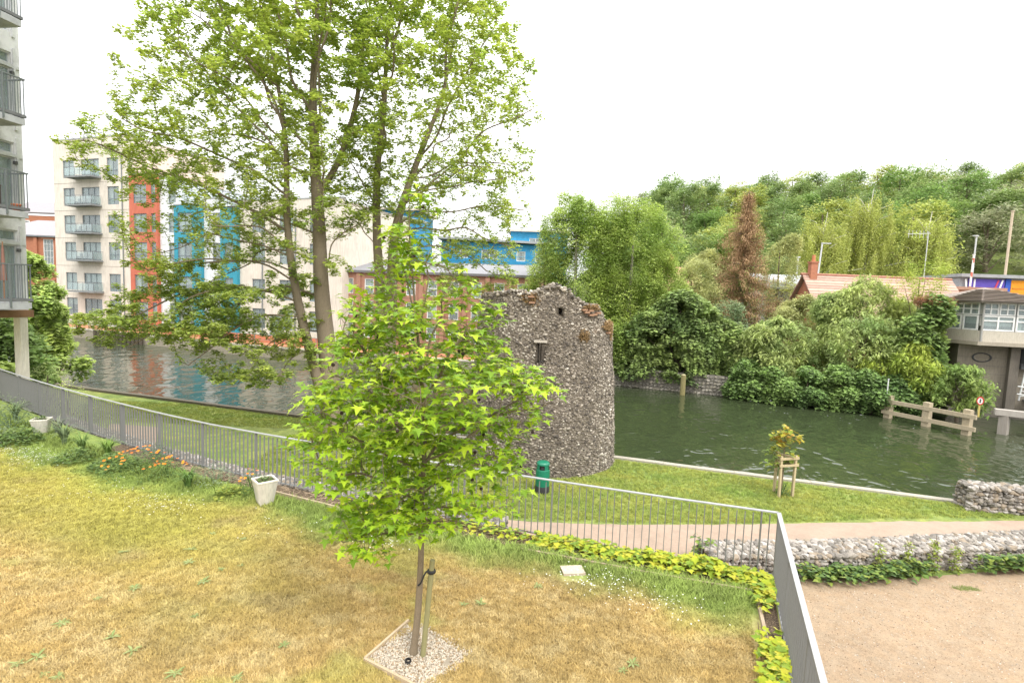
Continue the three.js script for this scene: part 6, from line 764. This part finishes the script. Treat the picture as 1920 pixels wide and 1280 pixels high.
{
  const fp = offs(0.18).filter(([x]) => x > -4.2), N = fp.length, ycol = [[0.36, 0.42, 0.025], [0.44, 0.46, 0.03], [0.28, 0.38, 0.03], [0.5, 0.47, 0.04], [0.2, 0.3, 0.03]];
  const along = (lo, hi, pw) => (r) => { const x = lerp(lo, hi, Math.pow(r(), pw)); let best = fp[0]; for (const p of fp) if (Math.abs(p[0] - x) < Math.abs(best[0] - x)) best = p; const o = (r() + r() - 1) * 0.34, h = clamp(0.5 + 1.1 * fbm(x * 1.3, 3.3, 2)) * (1 - Math.abs(o) * 1.6); return [x + (r() - 0.5) * 0.1, 0.03, best[1] + o + 0.05, Math.max(0.1, h)]; };
  creeper('railing_creeper', 'yellow green creeper heaped along the railing foot before the gabion', along(0.6, 4.3, 0.9), 1350, 0.1, ycol, 631, 0.36, lobed);
  creeper('railing_creeper', 'sparse yellow creeper at the railing foot behind the young tree', along(-3.4, 0.9, 0.7), 300, 0.09, ycol, 632, 0.25, lobed);
  creeper('railing_creeper', 'creeper patches in the narrow bed beside the side railing', (r) => { const k = [0.05, 0.12, 0.4, 0.45, 0.5, 0.55, 0.8, 0.86][Math.floor(r() * 8)] + (r() - 0.5) * 0.1, x = lerp(4.1, 2.55, k), z = lerp(-8.0, -4.1, k); return [x - 0.03 + (r() - 0.5) * 0.3, 0.03, z + (r() - 0.5) * 0.3, 0.7]; }, 420, 0.1, ycol, 633, 0.22, lobed);
  // brambles on the gabion
  const gf = (x) => lerp(-11.75, -12.85, sstep(0, 1, (x - 6) / 9) * 0.5 + clamp((x - 6) / 9) * 0.5), gcol = [[0.09, 0.16, 0.03], [0.12, 0.2, 0.035], [0.07, 0.13, 0.03], [0.17, 0.25, 0.04], [0.24, 0.3, 0.05]];
  creeper('bramble', 'green bramble spilling from the gabion wall onto the gravel, near side', (r) => { const x = 6.3 + (r() + r()) * 1.75, z = gf(x) + 0.18 * r() + (r() < 0.25 ? 0.35 * r() : 0); return [x, BANK + 0.02, z + 0.05, Math.max(0.15, 0.75 + fbm(x * 1.4, 8, 2) * 1.2)]; }, 900, 0.1, gcol, 641, 0.42, heart);
  creeper('bramble', 'green bramble spilling from the gabion wall, middle of the wall', (r) => { const x = 8.6 + (r() + r()) * 0.85, z = gf(x) + 0.18 * r(); return [x, BANK + 0.02, z + 0.05, Math.max(0.15, 0.7 + fbm(x * 1.4, 9, 2) * 1.2)]; }, 420, 0.1, gcol, 642, 0.5, heart, 150);
  creeper('bramble', 'green bramble on the gabion wall at the far right', (r) => { const x = 11.2 + (r() + r()) * 1.1, z = gf(x) + 0.2 * r(); return [x, BANK + 0.02, z + 0.05, 0.9]; }, 420, 0.1, gcol, 643, 0.5, heart, 150);
  const sprig = (x, h, label) => creeper('leafy_sprig', label, (r) => { const t = r(); return [x + (r() - 0.5) * 0.22 * (1.1 - t), BANK + 0.05 + t * h, gf(x) + 0.08 + (r() - 0.5) * 0.2, 0.1]; }, 130, 0.085, [[0.2, 0.27, 0.04], [0.3, 0.35, 0.05], [0.26, 0.32, 0.04]], 650 + Math.round(x * 10), 0.2, kite, 60, 'plant');
  sprig(8.75, 0.75, 'leafy sprig standing against the gabion, leftmost of four'); sprig(9.5, 0.78, 'yellow green sprig against the gabion, second of four from the railing'); sprig(10.2, 0.8, 'tall yellow green sprig against the gabion, third of four'); sprig(10.8, 0.62, 'short leafy sprig against the gabion, fourth of four');
  creeper('gabion_weed', 'small green weed growing at the near end of the gabion wall', (r) => [4.75 + (r() - 0.5) * 0.5, BANK + 0.1 + 0.5 * r(), -12.2 + (r() - 0.5) * 0.4, 0.3], 90, 0.1, gcol, 644, 0.3, heart, 90, 'weed');
  const pk = thing('fallen_leaf', 'single orange fallen leaf on the gravel yard', 'leaf', [9.6, BANK + 0.03, -7.9]); const lf = mesh('blade', lobed, leafMat(0.6, 0.3, 0.02, 0.2), pk); lf.rotation.x = -1.4; lf.scale.setScalar(0.12); new Geo().rod([0, 0, 0], [0.01, 0.01, 0.07], 0.003, 5).build('stalk', leafMat(0.4, 0.2, 0.02, 0.1), pk);
}
// ---------- flower bed at the left ----------
function strappy(pos, n, h, label, col, seed) { h *= 1.3; const t = thing('strap_leaved_plant', label, 'plant', pos, 0, 'strap leaved clumps in the bed'), r = rng(seed), ms = [leafMat(...col, 0.3, 0.85), leafMat(col[0] * 1.4, col[1] * 1.3, col[2] * 1.2, 0.3, 0.85)]; for (let i = 0; i < n; i++) { const a = r() * 6.283, hh = h * (0.6 + 0.5 * r()), o = hh * (0.35 + 0.6 * r()), w = 0.011 + 0.006 * r(), c = Math.cos(a), s = Math.sin(a), p = []; const b = [c * 0.06 * r(), s * 0.06 * r()]; let prev = null; for (let k = 0; k <= 5; k++) { const q = k / 5, x = b[0] + c * o * q * q, z = b[1] + s * o * q * q, y = hh * (1.5 * q - 0.65 * q * q * q) * (1 - 0.25 * q * q), ww = w * (1 - q * q * 0.95); const L = [x - s * ww, y, z + c * ww], R = [x + s * ww, y, z - c * ww]; if (prev) p.push(...prev[0], ...prev[1], ...R, ...prev[0], ...R, ...L); prev = [L, R]; } const g = new THREE.BufferGeometry(); g.setAttribute('position', new THREE.Float32BufferAttribute(p, 3)); g.computeVertexNormals(); metreUV(g); mesh('leaf', g, ms[i % 2], t); } return t; }
function leafyPlant(pos, w, h, n, label, cols, seed, size, shape, name = 'bed_plant', flowers) { if (name !== 'planter_greenery') h *= 1.35; const t = thing(name, label, 'plant', pos, 0, 'leafy plants in the flower bed'), r = rng(seed), mats = cols.map((c) => leafMat(...c, 0.35, 0.85)), gs = mats.map(() => new Geo()); for (let i = 0; i < n; i++) { const a = r() * 6.283, q = w * Math.sqrt(r()), y = h * (1 - (q / w) ** 2 * 0.7) * (0.25 + 0.75 * r()); gs[Math.floor(r() * cols.length)].add(shape, leafM(Math.cos(a) * q, y, Math.sin(a) * q, size * (0.6 + 0.7 * r()), r, 0.3)); } gs.forEach((g, i) => { if (g.l.length) g.build('foliage', mats[i], t, false).userData.kind = 'stuff'; }); const st = new Geo(); for (let i = 0; i < 9; i++) { const a = r() * 6.283; st.rod([0, 0, 0], [Math.cos(a) * w * 0.5, h * 0.7, Math.sin(a) * w * 0.5], 0.005, 5); } st.build('stem', mats[0], t);
  if (flowers) { const pet = new Geo(); for (let k = 0; k < 7; k++) pet.add(leafShape([[0, 0], [0.35, 0.5], [0.2, 1], [-0.2, 1], [-0.35, 0.5]], 0.1, 0.1), M4(0, 0, 0, -1.2, k * 0.898, 0, 0.027)); const pg = pet.geo(false); for (let i = 0; i < flowers; i++) { const a = r() * 6.283, q = w * Math.sqrt(r()) * 0.95; const f = mesh('flower_head', pg, [flowerA, flowerB][i % 2], t, [Math.cos(a) * q, h * (1.05 - (q / w) ** 2 * 0.6) + 0.06 * r(), Math.sin(a) * q]); f.rotation.set((r() - 0.3) * 0.8, r() * 6, 0); f.scale.setScalar(0.8 + 0.5 * r()); } }
  return t; }
const flowerA = leafMat(0.75, 0.19, 0.01, 0.3, 0.9), flowerB = leafMat(0.8, 0.28, 0.02, 0.3, 0.9);
{
  const blue = [[0.1, 0.15, 0.08], [0.14, 0.19, 0.1], [0.08, 0.13, 0.06]], gr = [[0.08, 0.14, 0.03], [0.12, 0.19, 0.04], [0.16, 0.23, 0.05]], pale = [[0.2, 0.25, 0.14], [0.26, 0.3, 0.17], [0.15, 0.2, 0.1]];
  strappy([-11.7, 0, -13.75], 70, 0.55, 'strap leaved clump right of the far white planter', [0.13, 0.18, 0.09], 701); strappy([-10.7, 0, -13.1], 60, 0.5, 'broad strap leaved clump in the middle of the bed', [0.12, 0.19, 0.05], 702); strappy([-9.9, 0, -12.9], 60, 0.45, 'green strap leaved clump left of the orange flowers', [0.12, 0.2, 0.04], 703); strappy([-6.85, 0, -11.15], 70, 0.42, 'upright strap leaved clump right of the orange flowers', [0.1, 0.18, 0.04], 704); strappy([-15, 0, -15.9], 50, 0.55, 'strap leaved clump left of the far white planter', [0.12, 0.17, 0.08], 705); strappy([-12.6, 0, -14.6], 40, 0.5, 'grey strap leaved clump against the railing by the far planter', [0.16, 0.19, 0.13], 706);
  leafyPlant([-8.35, 0, -11.8], 0.75, 0.42, 900, 'orange flowering mound in the bed before the railing', gr, 711, 0.06, kite, 'orange_flower_mound', 46); leafyPlant([-7.55, 0, -11.6], 0.4, 0.35, 300, 'smaller orange flowered plant beside the mound', gr, 712, 0.055, kite, 'orange_flower_mound', 16); leafyPlant([-5.35, 0, -10.95], 0.28, 0.42, 260, 'orange flowered plant left of the near white planter', gr, 713, 0.06, kite, 'orange_flower_mound', 9);
  leafyPlant([-9.2, 0, -12.15], 0.5, 0.3, 420, 'low dark leafy plant at the mound foot', gr, 714, 0.07, heart); leafyPlant([-8.6, 0, -12.7], 0.45, 0.4, 420, 'grey green bushy plant behind the orange flowers', blue, 715, 0.05, kite); leafyPlant([-6.4, 0, -11.4], 0.4, 0.4, 420, 'grey bushy plant near the railing post', pale, 716, 0.05, kite); leafyPlant([-12.9, 0, -13.8], 0.5, 0.35, 420, 'leafy green plant at the foot of the far planter', gr, 717, 0.08, heart); leafyPlant([-14.2, 0, -14.9], 0.7, 0.5, 600, 'blue grey leafy mound left of the far planter', blue, 718, 0.07, kite); leafyPlant([-16.2, 0, -16.6], 0.9, 0.55, 600, 'grey green mound at the left end of the bed', pale, 719, 0.07, kite); leafyPlant([-13.6, 0, -13.9], 0.5, 0.3, 400, 'low pale mound beside the white daisies', pale, 720, 0.05, kite); leafyPlant([-10.4, 0, -12.5], 0.45, 0.28, 380, 'low green plant between strap leaved clumps', gr, 721, 0.06, heart); leafyPlant([-5.75, 0, -10.75], 0.3, 0.22, 200, 'small yellow green plant in the bare bed', [[0.3, 0.33, 0.05], [0.2, 0.27, 0.04]], 722, 0.06, heart);
  leafyPlant([-13.05, 0.42, -14.6], 0.16, 0.14, 110, 'green seedlings growing in the far white planter', gr, 723, 0.05, kite, 'planter_greenery'); leafyPlant([-4.89, 0.46, -10.5], 0.16, 0.12, 110, 'green seedlings growing in the near white planter', gr, 724, 0.05, kite, 'planter_greenery');
  for (const [x, z, h, w, l, s] of [[-17.2, -20.4, 2.3, 1.1, 'wispy shrub seen through the railing near the apartments', 1], [-15.3, -18.9, 2.0, 0.9, 'thin shrub seen through the railing beside the path', 2], [-19.6, -22.2, 2.6, 1.3, 'wispy shrub below the lawn rim at the left', 3]]) leafyTree('wispy_shrub', l, 'bush', [x, BANK, z], h, w, { ...G.silver, n: 110, seed: 730 + s, low: 0, size: 0.4, group: 'wispy shrubs behind the railing' });
  // loose straw and prunings on the bed
  const r = rng(740), ms = [], cs = []; const tw = plain(new THREE.CylinderGeometry(0.004, 0.003, 0.16, 4)); for (let i = 0; i < 700; i++) { const u = r(), p = edgeCurve.getPointAt(u), o = r() * 0.5; ms.push(M4(p.x + (r() - 0.5) * 0.2, 0.02, p.z - o - 0.03, 1.57 + (r() - 0.5) * 0.3, r() * 6, 0, 0.6 + 0.8 * r())); const f = 0.6 + 0.6 * r(); cs.push(rgb(0.45 * f, 0.34 * f, 0.22 * f)); } tag(instanced('bed_litter', tw, mat(1, 1, 1, { map: null }), ms, cs), 'dry straw and twig litter on the fence bed', 'litter');
}
// ---------- young tree in its guard ----------
{
  const gd = thing('tree_guard', 'pale timber tree guard of posts and slats on the bank', 'tree guard', [9.1, BANK, -17.2], 0.25), wd = mat(0.44, 0.36, 0.22, { map: woodT, size: 0.3, sizeY: 1.5 });
  for (const [x, z] of [[-0.27, 0.22], [0.27, 0.22], [0, -0.3]]) new Geo().box(0.07, 1.4, 0.07, x, 0.68, z, 0, 0, -x * 0.06).build('post', wd, gd); for (const y of [1.07, 1.3]) { new Geo().box(0.72, 0.075, 0.03, 0, y, 0.272).build('slat', wd, gd); new Geo().bar([-0.3, y, 0.24], [0.02, y, -0.34], 0.03, 0.07).build('slat', wd, gd); new Geo().bar([0.3, y, 0.24], [-0.02, y, -0.34], 0.03, 0.07).build('slat', wd, gd); }
  const t = thing('young_tree', 'small golden leaved sapling inside the timber guard', 'tree', [9.1, BANK, -17.2]), r = rng(760), b = bag(); tube({ X: [0, 0.02, 0.0, 0.03], Y: [0, 0.8, 1.5, 2.15], Z: [0, 0, 0, 0] }, [0.03, 0.022, 0.015, 0.005], [0, 1, 2, 3], 7, b); mesh('trunk', bagGeo(b), bark(0.2, 0.15, 0.1), t);
  const cols = [[0.33, 0.33, 0.03], [0.42, 0.36, 0.03], [0.22, 0.28, 0.03], [0.46, 0.27, 0.03], [0.16, 0.24, 0.035]], ms = cols.map((c) => leafMat(...c, 0.4, 0.8)); const tips = []; for (let i = 0; i < 16; i++) { const y = 0.7 + 1.3 * r(), a = r() * 6.283, L = 0.25 + 0.4 * r(), g = bag(), e = [Math.cos(a) * L, y + 0.2 + 0.3 * r(), Math.sin(a) * L * 0.8]; tube({ X: [0, e[0] * 0.5, e[0]], Y: [y, y + 0.12, e[1]], Z: [0, e[2] * 0.5, e[2]] }, [0.01, 0.007, 0.003], [0, 1, 2], 4, g); mesh('limb', bagGeo(g), bark(0.22, 0.16, 0.1), t); tips.push(e, [e[0] * 0.6, y + 0.2, e[2] * 0.6]); } tips.push([0, 2.2, 0], [0.02, 2.05, 0], [0.3, 2.0, 0.1]);
  for (let i = 0; i < 290; i++) { const e = tips[Math.floor(r() * tips.length)], y = e[1] + (r() - 0.5) * 0.3, m = leafM(e[0] + (r() - 0.5) * 0.3, y, e[2] + (r() - 0.5) * 0.3, 0.115 + 0.06 * r(), r, 0.2), q = mesh('leaf', lobed, ms[y > 1.6 ? Math.floor(r() * 4) : [0, 2, 4][Math.floor(r() * 3)]], t); m.decompose(q.position, q.quaternion, q.scale); }
  leafyPlant([9.12, BANK, -17.15], 0.22, 0.4, 260, 'dark green weeds at the foot of the tree guard', [[0.06, 0.12, 0.03], [0.09, 0.16, 0.035]], 761, 0.06, kite, 'guard_weeds');
}
// dead creeper hanging on the cabin eaves
{
  const t = thing('dead_creeper', 'brown dead creeper heaped on the left eaves of the bridge cabin', 'creeper', [28.6, 5.2, -36.4]), r = rng(770), ms = [], cs = []; for (let i = 0; i < 140; i++) { const a = r() * 6.283, q = Math.sqrt(r()); ms.push(M4(Math.cos(a) * q * 1.3, (r() - 0.5) * 0.6 * (1 - q * 0.5), Math.sin(a) * q * 0.7, r(), r() * 6, r(), 0.6 + 0.5 * r())); const f = 0.6 + 0.7 * r(); cs.push(rgb(0.28 * f, 0.13 * f, 0.07 * f)); } instanced('foliage', clumps.needle, leafMat(1, 1, 1, 0.1, 0.9), ms, cs, t); new Geo().rod([-1.2, -0.1, 0], [1.3, 0.1, 0], 0.05).rod([-0.5, -1.5, 0.2], [0, 0, 0], 0.06).build('dead_stem', bark(0.2, 0.13, 0.09), t);
}

// loose grit, a few weeds and dry leaves on the gravel yard
{
  const r = rng(780), ms = stoneGs.map(() => []), cs = stoneGs.map(() => []); for (let i = 0; i < 9000; i++) { const x = lerp(4.2, 15, r()), z = -lerp(6.2, 12, r()); if (sideDist(x, z) > -0.1 || z < -11.6 - (x - 6) * 0.08) continue; const k = Math.floor(r() * 5), f = 0.6 + 0.7 * r(); ms[k].push(M4(x, BANK + 0.012, z, r() * 6, r() * 6, r() * 6, 0.012 + 0.018 * r() * r())); cs[k].push(r() < 0.3 ? rgb(0.46 * f, 0.41 * f, 0.35 * f) : rgb(0.3 * f, 0.21 * f, 0.14 * f)); }
  ms.forEach((m, k) => { const o = instanced('yard_grit', stoneGs[k], mat(1, 1, 1, { map: null, rough: 0.95 }), m, cs[k]); tag(o, 'loose grit lying on the gravel yard', 'grit'); });
  const wm = [], wc = []; for (let i = 0; i < 420; i++) { const c = [[9.05, -7.85], [9.5, -7.7], [8.3, -8.1], [5.6, -11.2], [10.5, -11.6]][Math.floor(r() * 5)], x = c[0] + (r() + r() - 1) * 0.35, z = c[1] + (r() + r() - 1) * 0.12; wm.push(M4(x, BANK + 0.01, z, 0, r() * 6, 0, 0.6 + 0.5 * r())); const f = 0.7 + 0.5 * r(); wc.push(rgb(0.2 * f, 0.26 * f, 0.06 * f)); } tag(instanced('yard_weeds', tuftGeo(9, 9, 0.003, 0.03, 0.05, 1.4), bladeM, wm, wc), 'thin green weed patches in the gravel yard', 'weeds');
}

renderer.render(scene, camera);
